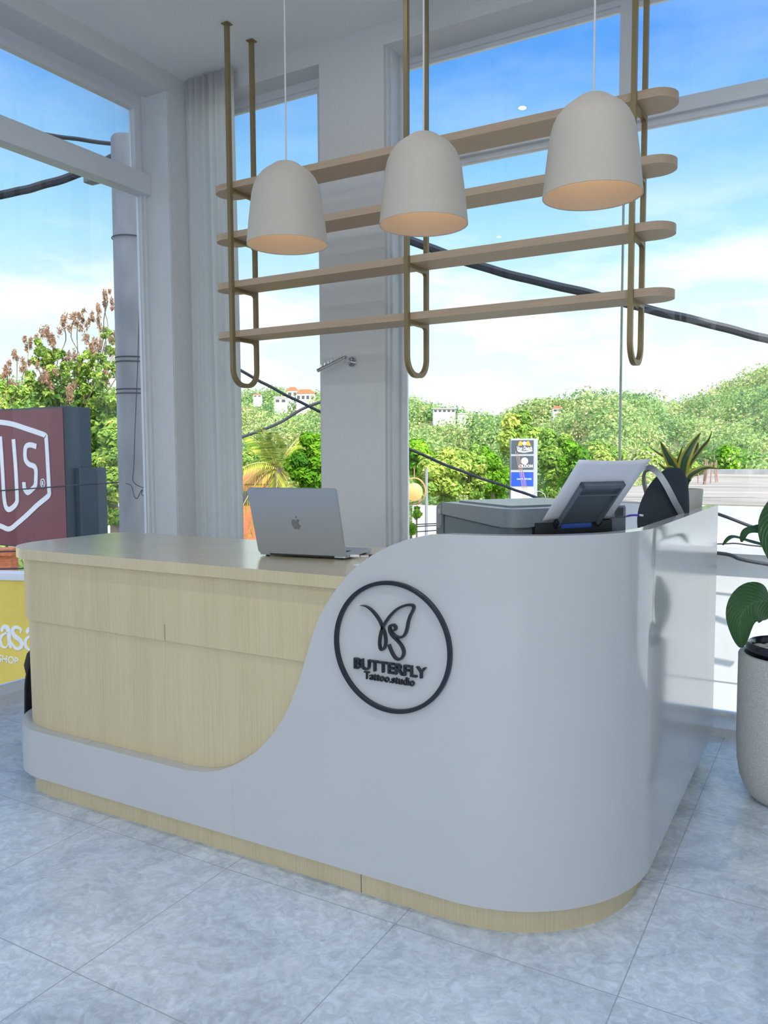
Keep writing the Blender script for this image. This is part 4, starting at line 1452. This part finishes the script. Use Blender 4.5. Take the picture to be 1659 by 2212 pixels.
mids = [(905, 935, 1050, 34, 90, 0.62, 'round green tree next to the right window jamb above the lantern'),
        (960, 950, 1110, 26, 110, 0.72, 'yellow-green tree above the left end of the printer'),
        (1015, 940, 1100, 30, 100, 0.58, 'green tree above the printer lid, second left of the pylon sign'),
        (1065, 930, 1110, 33, 90, 0.50, 'green tree directly left of the pylon sign'),
        (1130, 880, 1010, 48, 110, 0.66, 'bright tree rising behind the top of the pylon sign'),
        (1195, 900, 1090, 38, 100, 0.60, 'yellow-green tree directly right of the pylon sign'),
        (1245, 935, 1090, 34, 90, 0.45, 'dark green tree behind the left edge of the paper sheet'),
        (1310, 940, 1060, 40, 110, 0.62, 'light green tree behind the top of the paper sheet'),
        (1390, 960, 1060, 44, 110, 0.68, 'light green tree just right of the thin glass joint'),
        (1590, 955, 1050, 46, 140, 0.62, 'low bushy tree behind the flat roof at the right edge'),
        (1470, 965, 1050, 50, 120, 0.55, 'green tree behind the striped plant')]
for i, (px, y0, y1, dd, wp, tc_, lb) in enumerate(mids):
    tree('leafy_tree', lb, px, y0, y1, dd, wp, GREENS if i % 3 else BRIGHT, tc_, 24, 520, 0.0031 * dd, seed=20 + i)

# palm
pm = thing('palm_tree', 'yellow-green palm with drooping fronds behind the laptop', 'palm', (at(598, 1000, 13).x, at(598, 1000, 13).y, GZ), 'trees outside the windows')
crown = at(600, 1010, 13.0)
MB().tube([(crown.x, crown.y, GZ), (crown.x + 0.06, crown.y, GZ + 2), crown], [0.14, 0.11, 0.09], 10).build('trunk', BARK, pm)
FR = [(-75, 0.9, 0.9), (-50, 1.0, 0.75), (-25, 1.05, 0.35), (0, 0.9, 0.2), (20, 1.0, 0.3), (45, 1.05, 0.7), (70, 0.95, 0.9), (-100, 0.85, 1.2), (100, 0.85, 1.2), (-15, 0.7, -0.1), (30, 0.75, 0.0), (140, 0.8, 0.8), (-140, 0.8, 0.8), (180, 0.7, 0.6)]
for i, (ang, L, droop) in enumerate(FR):
    a = rad(ang)
    dirv = (RT * math.sin(a) + Vector((0, 0, 1)) * math.cos(a) * 0.75 - Vector((FW.x, FW.y, 0)) * (0.5 if i % 2 else -0.3)).normalized()
    mid = []
    for k in range(15):
        s = k / 14
        mid.append(crown + dirv * (L * s) + Vector((0, 0, -droop * s * s * 0.9)))
    P_, n_, s_, t_ = [], [], [], []
    V, Fc, T_ = [], [], []
    for k in range(1, 15):
        tg = (mid[k] - mid[k - 1]).normalized()
        sd_ = tg.cross(Vector((0, 0, 1)))
        sd_ = sd_.normalized() if sd_.length > 1e-3 else RT.copy()
        for sgn in (-1, 1):
            for h in (0, 0.5):
                base = mid[k - 1].lerp(mid[k], h)
                ln_ = 0.34 * math.sin(math.pi * (0.12 + 0.8 * k / 15))
                tip = base + sd_ * sgn * ln_ * 0.75 + tg * ln_ * 0.5 + Vector((0, 0, -ln_ * 0.45))
                j = len(V)
                V += [base, base.lerp(tip, 0.4) + tg * 0.014, tip, base.lerp(tip, 0.4) - tg * 0.014]
                Fc.append((j, j + 1, j + 2, j + 3))
                T_.append(min(1, max(0, 0.5 + 0.25 * random.gauss(0, 1) + (0.2 if droop > 0.6 else -0.1))))
    me = bpy.data.meshes.new('frond')
    me.from_pydata([tuple(v) for v in V], [], Fc)
    at_ = me.attributes.new('tint', 'FLOAT', 'FACE')
    at_.data.foreach_set('value', np.array(T_, dtype=np.float32))
    me.materials.append(PALMG)
    me.update()
    fo = link('frond', me, pm)
    MB().tube(mid, [0.014 * (1 - 0.8 * k / 14) for k in range(15)], 6).build('rib', mat('palm_rib', (0.55, 0.45, 0.12), 0.6), fo)

# --- concrete pole
pb = on_y(300, 1000, 5.0)
PX, PY = on_y(293, 1000, 5.05).x, 5.05
pole = thing('utility_pole', 'weathered grey concrete utility pole outside the left glazing', 'pole', (PX, PY, GZ))
ptop = on_y(275, 297, PY).z
MB().lathe([(0, GZ), (0.19, GZ), (0.150, 1.0), (0.132, ptop - 0.02), (0.118, ptop), (0, ptop + 0.004)], (PX, PY, 0), 40).build('shaft', CONC, pole)
for y in (500, 767, 777, 838, 847):
    zz = on_y(300, y, PY - 0.13).z
    MB().lathe([(0.146, -0.006), (0.151, 0), (0.146, 0.006), (0.140, 0.0), (0.146, -0.006)], (PX, PY, zz), 40).build('band', WIRE, pole)
zz = on_y(290, 360, PY).z
MB().box(PX - 0.5, PX - 0.10, PY - 0.05, PY + 0.05, zz - 0.05, zz + 0.03, 0.01).build('crossarm', CONC, pole)
drop = [(302, 560), (300, 700), (297, 800), (292, 920), (289, 1010), (287, 1036), (296, 1048), (318, 1056)]
MB().tube(cat_rom([on_y(x, y, PY - 0.165) for x, y in drop], 5), 0.004, 6).build('drop_wire', WIRE, pole)
MB().tube(cat_rom([on_y(x, y, PY - 0.165) for x, y in ((272, 1044), (284, 1050), (290, 1072), (297, 1076), (304, 1062), (308, 1058), (306, 1068), (316, 1073))], 5), 0.004, 6).build('drop_wire', WIRE, pole)


# --- cables
def cable(label, pts, r, group='overhead cables', wob=0.0):
    p = cat_rom([Vector(q) for q in pts], 6)
    if wob:
        p = [q + Vector((0, 0, wob * math.sin(i * 1.3))) for i, q in enumerate(p)]
    tag(MB().tube(p, r, 8).build('overhead_cable', WIRE), label, 'cable', group)


PT = Vector((PX, PY, ptop))
cable('thick black cable bundle crossing the large window behind the shelf', [(PX + 0.125, PY + 0.0, ptop - 0.14)] + [tuple(at(x, y, dd)) for x, y, dd in ((600, 432, 7.1), (868, 513, 7.2), (1000, 563, 7.2), (1120, 598, 7.2), (1260, 631, 7.2), (1400, 668, 7.2), (1530, 699, 7.2), (1659, 732, 7.2), (1900, 780, 7.3))], 0.040, wob=0.0025)
cable('thick black cable bundle sloping across the top of the left glazing', [(PX - 0.14, PY, ptop - 0.13)] + [tuple(at(x, y, dd)) for x, y, dd in ((165, 377, 6.9), (80, 403, 6.8), (0, 421, 6.7), (-200, 450, 6.6))], 0.036, wob=0.0025)
cable('thin black cable above the transom of the left glazing', [(PX - 0.118, PY, on_y(255, 312, PY).z)] + [tuple(at(x, y, dd)) for x, y, dd in ((170, 301, 6.9), (80, 288, 6.8), (0, 272, 6.7), (-200, 230, 6.6))], 0.018, wob=0.002)
cable('thin dark cable falling from the pole past the narrow window to behind the printer', [(PX + 0.148, PY, on_y(300, 690, PY).z)] + [tuple(at(x, y, dd)) for x, y, dd in ((515, 798, 7.2), (600, 844, 7.3), (688, 887, 7.4), (878, 968, 7.6), (1000, 1019, 7.8), (1090, 1050, 8.0), (1170, 1079, 7.7), (1260, 1110, 7.7))], 0.014, wob=0.003)
cable('thin grey cable rising to the right across the narrow window', [tuple(at(x, y, dd)) for x, y, dd in ((430, 972, 16), (520, 945, 16), (600, 915, 16), (665, 878, 16), (760, 850, 16))], 0.03)
cable('upper of two black wires low at the far left, above the yellow sign', [tuple(at(x, y, dd)) for x, y, dd in ((-60, 1193, 9.5), (0, 1191.5, 9.5), (60, 1190, 9.5), (140, 1188, 9.5))], 0.009)
cable('lower of two black wires low at the far left, just above the yellow sign', [tuple(at(x, y, dd)) for x, y, dd in ((-60, 1230, 9.5), (0, 1229, 9.5), (60, 1227.5, 9.5), (140, 1226, 9.5))], 0.009)
cable('dark cable slanting in front of the white outside wall below the roof', [tuple(on_y(x, y, 7.5)) for x, y in ((1400, 1062), (1553, 1111), (1640, 1143), (1800, 1190))], 0.014)
cable('dark cable sagging in front of the shaded strip of the white outside wall', [tuple(on_y(x, y, 7.4)) for x, y in ((1380, 1185), (1553, 1195), (1600, 1208), (1659, 1219), (1800, 1240))], 0.016)
cable('thin dark wire running level across the white outside wall', [tuple(on_y(x, y, 7.7)) for x, y in ((1400, 1178), (1553, 1175), (1590, 1174), (1640, 1180), (1800, 1192))], 0.007)
cable('thin dark wire across the sign face and the leaves at the far left', [tuple(on_y(x, y, 4.93)) for x, y in ((-80, 1066), (0, 1060), (100, 1053), (150, 1049), (260, 1042))], 0.006)

# --- maroon pylon sign
SY = 5.0
sg = thing('box_sign', 'maroon box sign with white letters inside a white badge outline, left of the pole', 'sign', (-6.6, SY + 0.15, GZ))
sx1 = on_y(138, 880, SY).x
szt, szb = on_y(60, 881, SY).z, on_y(60, 1183, SY).z
sx0 = sx1 - 1.55
MB().box(sx0, sx1, SY, SY + 0.30, szb, szt, 0.006).build('case', SLATE, sg)
fc = MB().box(sx0 + 0.015, sx1 - 0.012, SY - 0.006, SY, szb + 0.01, szt - 0.015).build('face', MAROON, sg, smooth=False)
lower_t = on_y(180, 1010, SY + 0.3).z
MB().box(sx1 - 0.02, sx1 + 0.055, SY + 0.10, SY + 0.42, szb, lower_t, 0.004).build('side_housing', SLATE, sg)
MB().box(sx0 + 0.02, sx0 + 0.16, SY + 0.02, SY + 0.14, GZ, szb + 0.02).build('post', SLATE, sg)
SP = SY - 0.006
pz = lambda x, y: (on_y(x / 5.53, 820 + y / 5.53, SP).x, on_y(x / 5.53, 820 + y / 5.53, SP).z, 0)
pxm = 7.45 / FPX
b = MB()
hexp = [pz(*q) for q in ((-560, 560), (-300, 520), (-100, 505), (60, 515), (180, 540), (330, 590), (480, 640), (545, 670), (558, 720), (575, 1000), (590, 1300), (592, 1370), (560, 1410), (450, 1500), (330, 1615), (220, 1710), (115, 1785), (0, 1745), (-200, 1690))]
ribbon(b.bm, cat_rom(hexp, 4), 11.5 * pxm, SP, SP - 0.006)
b.build('badge_outline', SIGNW, fc, angle=40)
b = MB()
ribbon(b.bm, cat_rom([pz(*q) for q in ((8, 680), (30, 1000), (48, 1330), (66, 1490), (100, 1550), (155, 1530), (203, 1470), (208, 1380), (192, 1050), (165, 712))], 5), 12 * pxm, SP, SP - 0.006)
ribbon(b.bm, cat_rom([pz(*q) for q in ((440, 800), (370, 780), (318, 800), (304, 870), (312, 960), (350, 1010), (410, 1035), (434, 1085), (434, 1180), (428, 1260), (390, 1310), (335, 1350), (298, 1300), (292, 1225))], 5), 11.5 * pxm, SP, SP - 0.0065)
b.build('badge_letters', SIGNW, fc, angle=40)
b = MB()
cx_, cz_, _ = pz(515, 1237)
ribbon(b.bm, [(cx_ + 7.0 * pxm * math.cos(2 * math.pi * i / 24), cz_ + 9.2 * pxm * math.sin(2 * math.pi * i / 24), 0) for i in range(25)], 1.9 * pxm, SP, SP - 0.006)
b.build('mark_ring', SIGNW, fc)
text_obj('mark_letter', 'R', SIGNW, fc, 6.5 * pxm, 10 * pxm, Matrix.Translation((cx_, SP, cz_)) @ RX, 0.006, 0.03)

# --- yellow sign below
ya = on_y(0, 1240, 4.3)
ys = thing('yellow_sign', 'yellow shop sign with white lettering low outside the left glazing', 'sign', (ya.x, ya.y, GZ))
YR = Matrix.Translation((ya.x, ya.y, 0)) @ Matrix.Rotation(rad(20), 4, 'Z')
MB().box(-1.2, 0.85, 0.0, 0.12, -1.35, on_y(0, 1253, 4.3).z, M=YR).build('face', YELLOW, ys, smooth=False)
MB().box(-1.2, 0.86, -0.012, 0.14, on_y(0, 1253, 4.3).z, on_y(0, 1237, 4.3).z, 0.006, M=YR).build('top_rail', FRAME, ys)
MB().box(-0.9, -0.78, 0.03, 0.11, GZ, -1.34, M=YR).build('post', SLATE, ys, smooth=False)
MB().box(0.55, 0.67, 0.03, 0.11, GZ, -1.34, M=YR).build('post', SLATE, ys, smooth=False)


def yloc(x, y):
    """point of the sign face (local x, z) seen at a pixel"""
    d = ray(x, y)
    nrm = YR.to_3x3() @ Vector((0, -1, 0))
    t = (YR.translation - EYE).dot(nrm) / d.dot(nrm)
    q = YR.inverted() @ (EYE + d * t)
    return q.x, q.z


lx = lambda pts: [(*yloc(x / 6.142, 1200 + y / 6.142), 0) for x, y in pts]
b = MB()
yw = 14 / FPX
ribbon(b.bm, cat_rom(lx([(35, 1010), (30, 975), (60, 945), (100, 960), (118, 1020), (125, 1110), (135, 1190), (160, 1225)]), 5), lambda s: yw * (2.2 + 2.8 * math.sin(math.pi * s)), 0, -0.005, YR)
ribbon(b.bm, cat_rom(lx([(110, 1020), (60, 1040), (15, 1080), (8, 1150), (40, 1210), (90, 1215), (115, 1150)]), 5), lambda s: yw * (1.0 + 2.6 * math.sin(math.pi * min(1, s * 1.2))), 0, -0.005, YR)
ribbon(b.bm, cat_rom(lx([(275, 1030), (280, 985), (240, 955), (190, 960), (170, 1005), (200, 1070), (265, 1120), (295, 1175), (270, 1225), (215, 1230), (170, 1180), (125, 1100)]), 5), lambda s: yw * (1.2 + 3.4 * math.sin(math.pi * s)), 0, -0.0055, YR)
ribbon(b.bm, cat_rom(lx([(370, 1035), (365, 1005), (395, 975), (440, 990), (460, 1060), (470, 1180), (500, 1240)]), 5), lambda s: yw * (2.2 + 2.8 * math.sin(math.pi * s)), 0, -0.005, YR)
ribbon(b.bm, cat_rom(lx([(450, 1060), (390, 1075), (345, 1120), (340, 1190), (380, 1245), (430, 1240), (460, 1190)]), 5), lambda s: yw * (1.0 + 2.6 * math.sin(math.pi * min(1, s * 1.2))), 0, -0.005, YR)
b.build('script_lettering', SIGNW, ys, angle=40)
p0, p1 = yloc(-3, 1421.5), yloc(40, 1428)
q0 = yloc(-28, 1425 - 8)
wS = p1[0] - p0[0]
hS = abs(yloc(20, 1416)[1] - yloc(20, 1431)[1])
ang = math.atan2(p1[1] - p0[1], wS)
text_obj('small_lettering', 'SHOP', SIGNW, ys, wS, hS, YR @ Matrix.Translation(((p0[0] + p1[0]) / 2, 0, (p0[1] + p1[1]) / 2)) @ Matrix.Rotation(ang, 4, 'Y').inverted() @ RX, 0.004, 0.01)

# --- white neighbouring building with a flat roof
nb = thing('neighbour_building', 'sunlit white building with a bare flat roof outside the right glazing', 'building', (2, 12, GZ))
zr = 0.905
b = MB()
b.box(-2.6, 14.0, 8.0, 19.5, GZ, zr)
b.build('wall', PWHITE, nb, smooth=False)
MB().box(-2.6, 14.0, 8.02, 19.5, zr, zr + 0.012).build('roof', ROOFM, nb, smooth=False)
MB().box(-2.6, 14.0, 19.3, 19.5, zr + 0.012, zr + 0.12).build('parapet', CONC, nb, smooth=False)
zs = on_y(1600, 1193, 8.0).z
MB().box(-2.6, 14.0, 7.86, 8.0, zs, zs + 0.06).build('ledge', PWHITE, nb, smooth=False)
zj = on_y(1560, 1472, 8.0).z
MB().box(-2.6, 14.0, 7.997, 8.0, zj - 0.008, zj + 0.004).build('wall_joint', GREY, nb, smooth=False)
for i in range(12):
    x = 1508 + (i % 6) * 9 + 3 * math.sin(i * 2.1)
    q = on_z(x, 1044 - (i // 6) * 8 + 3 * math.sin(i), zr + 0.012)
    h = 0.28 + 0.10 * math.sin(i * 1.7)
    tag(MB().tube([(q.x, q.y, zr + 0.013), (q.x + 0.02 * math.sin(i), q.y, zr + 0.14), (q.x + 0.03 * math.sin(i), q.y, zr + 0.013 + h)], 0.010, 6).build('starter_bar', RUST), 'rusty steel bar standing up from the flat concrete roof', 'bar', 'rusty bars on the flat roof')

# --- pylon sign far off
py = thing('pylon_sign', 'tall pylon sign with two dark panels and a blue panel above the printer', 'sign', tuple(at(1134, 1000, 30)))
pc0, pc1 = at(1105, 950, 30), at(1153, 950, 30)
pu = (pc1 - pc0)
pu.z = 0
pwid = pu.length
pu.normalize()
pvz = Vector((0, 0, 1))
pnv = Vector((pu.y, -pu.x, 0))
PYM = Matrix(((pu.x, -pnv.x, 0, pc0.x), (pu.y, -pnv.y, 0, pc0.y), (0, 0, 1, 0), (0, 0, 0, 1)))
zpy = lambda y: at(1130, y, 30).z
case = MB().box(-0.02, pwid + 0.02, 0.02, 0.34, GZ, zpy(947), M=PYM).build('case', GREY, py, smooth=False)
MB().box(pwid + 0.02, pwid + 0.16, 0.06, 0.30, GZ, zpy(947), M=PYM).build('side_post', GREY, py, smooth=False)
p1_ = lab(MB().box(0, pwid, 0.0, 0.02, zpy(980), zpy(951), M=PYM).build('panel', PSLATE, py, smooth=False), 'dark top panel')
p2_ = lab(MB().box(0, pwid, 0.0, 0.02, zpy(1014), zpy(985), M=PYM).build('panel', PSLATE, py, smooth=False), 'dark middle panel')
p3_ = lab(MB().box(0, pwid, 0.0, 0.02, zpy(1050), zpy(1020), M=PYM).build('panel', PBLUE, py, smooth=False), 'blue panel')
lab(MB().box(0, pwid, 0.0, 0.02, zpy(1130), zpy(1055), M=PYM).build('panel', HOUSE, py, smooth=False), 'blank white panel')
k = 30 / FPX
T3 = lambda x, y: PYM @ Matrix.Translation(((x - 1105) * k, 0.0, zpy(y))) @ RX
b = MB()
for sgn in (-1, 1):
    b.prism([((1132.5 - 1105) * k + sgn * s * k, zpy(y)) for s, y in ((4, 955), (8, 952.5), (11, 954), (14, 963), (5, 962.5))], -0.012, 0.0, 'y', PYM)
b.build('winged_mark', ORANGE, p1_, smooth=False)
b = MB()
b.ball((0, 0, 0), 4.3 * k, 2, PYM @ Matrix.Identity(4), (1, 0.2, 1)) if False else None
b.prism([((1132.7 - 1105) * k + 4.3 * k * math.cos(2 * math.pi * i / 20), zpy(958) + 4.3 * k * math.sin(2 * math.pi * i / 20)) for i in range(20)], -0.018, 0.0, 'y', PYM)
b.prism([((x - 1105) * k, zpy(y)) for x, y in ((1117, 972), (1132, 975), (1151, 972.5), (1149, 975), (1132, 978), (1120, 976))], -0.012, 0.0, 'y', PYM)
b.build('round_mark', HOUSE, p1_, smooth=False)
text_obj('panel_lettering', 'Von Dutch', HOUSE, p1_, 33 * k, 8.5 * k, T3(1133, 968.5), 0.012, 0.02, shear=0.2)
b = MB()
b.prism([((1133.5 - 1105) * k + 7.5 * k * math.cos(2 * math.pi * i / 24), zpy(996) + 7.5 * k * math.sin(2 * math.pi * i / 24)) for i in range(24)], -0.012, 0.0, 'y', PYM)
b.build('round_mark', HOUSE, p2_, smooth=False)
text_obj('panel_lettering', 'CILOOM', HOUSE, p2_, 30 * k, 6.5 * k, T3(1136, 1007), 0.012, 0.03)
text_obj('panel_lettering', 'CAFE STORE', mat('sign_pale_blue', (0.5, 0.65, 0.9), 0.5), p3_, 32 * k, 3.6 * k, T3(1133, 1035), 0.012, 0.02)
OBST.append((at(1134, 1000, 30).x, at(1134, 1000, 30).y, 1.0, 0))
rb = thing('rebar_bundle', 'leaning bundle of rusty reinforcing bars in front of the pylon sign', 'bars', tuple(at(1125, 1085, 20)), )
for i in range(5):
    MB().tube([at(1136 + i * 2.6, 1130, 20), at(1126 + i * 2.4, 1040, 20), at(1113 + i * 2.2 + (i % 2) * 2, 974 + 4 * i, 20)], 0.007, 5).build('bar', RUST, rb)
MB().tube(cat_rom([at(1143, 1120, 20), at(1147, 1078, 20), at(1160, 1062, 20), at(1174, 1066, 20), at(1182, 1082, 20)], 5), 0.012, 6).build('bent_tube', GREY, rb)

# --- things below the right jamb: bamboo post, lantern, lamp post, pot plants, white wall
lt = at(895, 1063, 10.0)
lan = thing('round_lantern', 'glowing round lantern in a bamboo hoop beside the right window jamb', 'lantern', tuple(lt))
MB().ball(lt, 0.105, 3, None, (1, 1, 1.08)).build('globe', LANT, lan, angle=180)
b = MB()
b.tube([lt + RT * 0.14 * math.cos(2 * math.pi * i / 32) + Vector((0, 0, 0.165 * math.sin(2 * math.pi * i / 32) + 0.01)) for i in range(32)], 0.010, 6, closed=True)
b.tube([lt + Vector((0, 0, 0.17)), lt + Vector((0, 0, 0.30))], 0.006, 6)
b.build('hoop', BAMBOO, lan)
bp = at(880, 1063, 10.1)
pst = thing('bamboo_post', 'bamboo post with a crossbar carrying the round lantern', 'post', (bp.x, bp.y, GZ))
MB().tube([(bp.x, bp.y, GZ), (bp.x, bp.y, at(880, 1015, 10.1).z)], 0.025, 8).build('pole', BAMBOO, pst)
MB().tube([at(872, 1047, 10.1), at(900, 1047, 10.1)], 0.010, 6).build('crossbar', BAMBOO, pst)
lp = at(921, 1012, 14)
tag(MB().tube([(lp.x, lp.y, GZ), (lp.x, lp.y, lp.z - 0.05), (lp.x, lp.y, lp.z)], [0.03, 0.028, 0.04], 8).build('lamp_post', GREY), 'slim grey post standing behind the round lantern', 'post')
ww = at(934, 1120, 16)
tag(MB().box(ww.x - 0.45, ww.x + 2.6, ww.y, ww.y + 0.2, GZ, at(930, 1093, 16).z).build('garden_wall', HOUSE, smooth=False), 'bright white garden wall left of the printer', 'wall')
tree('leafy_shrub', 'small bright green shrub under the round lantern', 900, 1094, 1122, 9.5, 26, BRIGHT, 0.8, 8, 120, 0.03, trunk_r=0.02, group='shrubs below the lantern', seed=50)
tree('leafy_shrub', 'small bright green shrub low beside the right window jamb', 888, 1130, 1160, 8.6, 24, BRIGHT, 0.8, 8, 120, 0.03, trunk_r=0.02, group='shrubs below the lantern', seed=51)
for i, (y0, y1) in enumerate(((1134, 1131), (1139, 1135), (1150, 1146))):
    cable(('upper', 'middle', 'lower')[i] + ' of three grey wires left of the printer', [tuple(at(x, y, 9.2)) for x, y in ((850, y0 + 1), (880, y0), (942, y1), (1000, y1 - 2))], 0.006)


# --- houses
def house(name, label, px, py_base, depth, w_px, h_px, roof=None, flat=False, wall=HOUSE, nwin=3, deep=1.0):
    k = depth / FPX
    c = at(px, py_base, depth)
    u = Vector((RT.x, RT.y, 0)).normalized()
    v = Vector((FW.x, FW.y, 0)).normalized()
    M = Matrix(((u.x, v.x, 0, c.x), (u.y, v.y, 0, c.y), (0, 0, 1, c.z), (0, 0, 0, 1)))
    w, h = w_px * k, h_px * k
    dp = w * 0.6 * deep
    t = thing(name, label, 'house', tuple(c))
    if depth > 20:
        OBST.append((c.x + v.x * dp / 2, c.y + v.y * dp / 2, max(w * 0.6, dp * 0.6), 14 if depth > 70 else 0))
    MB().box(-w / 2, w / 2, 0, dp, -3.5, h, M=M).build('wall', wall, t, smooth=False)
    for i in range(nwin):
        x = -w / 2 + w * (i + 0.5) / nwin
        MB().box(x - w * 0.3 / nwin, x + w * 0.3 / nwin, -0.05, 0.02, h * 0.25, h * 0.72, M=M).build('window', HOUSED, t, smooth=False)
    if flat:
        MB().box(-w * 0.56, w * 0.56, -dp * 0.15, dp * 1.05, h, h * 1.16, M=M).build('roof', wall, t, smooth=False)
    else:
        MB().prism([(-w * 0.56, h), (w * 0.56, h), (w * 0.25, h * 1.55), (-w * 0.25, h * 1.55)], -dp * 0.08, dp * 1.08, 'y', M).build('roof', roof or TILE, t, smooth=False)
    return t


v1 = house('villa', 'white flat-roofed villa on the hill left of the pylon sign', 960, 892, 92, 48, 9, flat=True, nwin=5)
house('hill_house', 'small white house on the hill just below the villa', 1004, 903, 88, 30, 9, flat=True, nwin=0)
house('hill_house', 'white house on the ridge at the right side of the narrow window', 660, 866, 105, 40, 16, nwin=4)
house('hill_house', 'white house low on the ridge left of the cable in the narrow window', 606, 872, 105, 26, 13, nwin=2, flat=True)
house('hill_house', 'white house between two others on the ridge in the narrow window', 632, 858, 115, 24, 14, nwin=2)
house('hill_house', 'pale house with an orange roof on the ridge at the left of the narrow window', 556, 858, 118, 18, 5, nwin=2)
house('hill_house', 'pale house among the trees at the left foot of the right-hand hill', 1205, 890, 80, 22, 8, nwin=2)
house('hill_house', 'pale pink house half hidden by trees left of the right-hand hill', 1252, 912, 76, 20, 10, roof=mat('pinkish_roof', (0.6, 0.42, 0.36), 0.8), nwin=2)
house('hill_house', 'small white house far off at the foot of the right-hand hill above the striped plant', 1516, 962, 90, 12, 4, flat=True, nwin=0)
house('roadside_house', 'orange brick house with a tiled roof behind the laptop', 552, 1100, 15, 70, 55, wall=BRICK, nwin=2)
house('roadside_house', 'orange tiled house half hidden by the leafy tree beside the concrete pole', 250, 985, 24, 60, 22, nwin=2, wall=BRICK)
house('roadside_house', 'white low house behind the foliage at the foot of the concrete pole', 255, 1075, 22, 60, 40, flat=True, nwin=2)
house('roadside_house', 'orange walled house low at the far left edge above the yellow sign', -4, 1290, 11, 60, 90, wall=BRICK, nwin=0, flat=True)

# --- forest on the hillsides (nobody could count it)
NB = 6000
az = rng.uniform(-62, 4, NB)
el, RR_ = ridge(az)
u = rng.random(NB)
d = 26 + (RR_ * 1.0 - 26) * u ** 0.75
z = terrain_z(az, d)
size = (0.75 + 1.0 * rng.random(NB)) * (0.65 + d / 170)
keep = np.ones(NB, bool)
X, Y = d * np.sin(np.radians(az)), d * np.cos(np.radians(az))
for ox, oy, orad, front in OBST:
    od, oaz = math.hypot(ox, oy), math.degrees(math.atan2(ox, oy))
    keep &= np.hypot(X - ox, Y - oy) > orad + size
    keep &= ~((np.abs(az - oaz) < math.degrees(orad / od)) & (d < od) & (d > od - front))
az, d, z, size = az[keep], d[keep], z[keep], size[keep]
NB = len(az)
RR_ = RR_[keep]
cen = np.stack([d * np.sin(np.radians(az)), d * np.cos(np.radians(az)), z + size * 0.45], 1)
near = np.clip((d - 26) / 90, 0, 1)
tcol = np.clip(0.36 + 0.20 * rng.normal(size=NB) + 0.10 * near + 0.14 * np.sin(az * 0.6 + d * 0.07), 0, 1)
P, nn, sz, tt = sample_blobs(cen, size, size * 0.85, 180, 0.098, tcol, 0.14)
sz *= np.repeat(0.6 + d / 90, 180)
o = cloud_mesh('hillside_forest', P, nn, sz, tt, HILLG)
tag(o, 'sunlit green and dry scrub forest covering the hills beyond the glass', 'forest', kind='stuff')
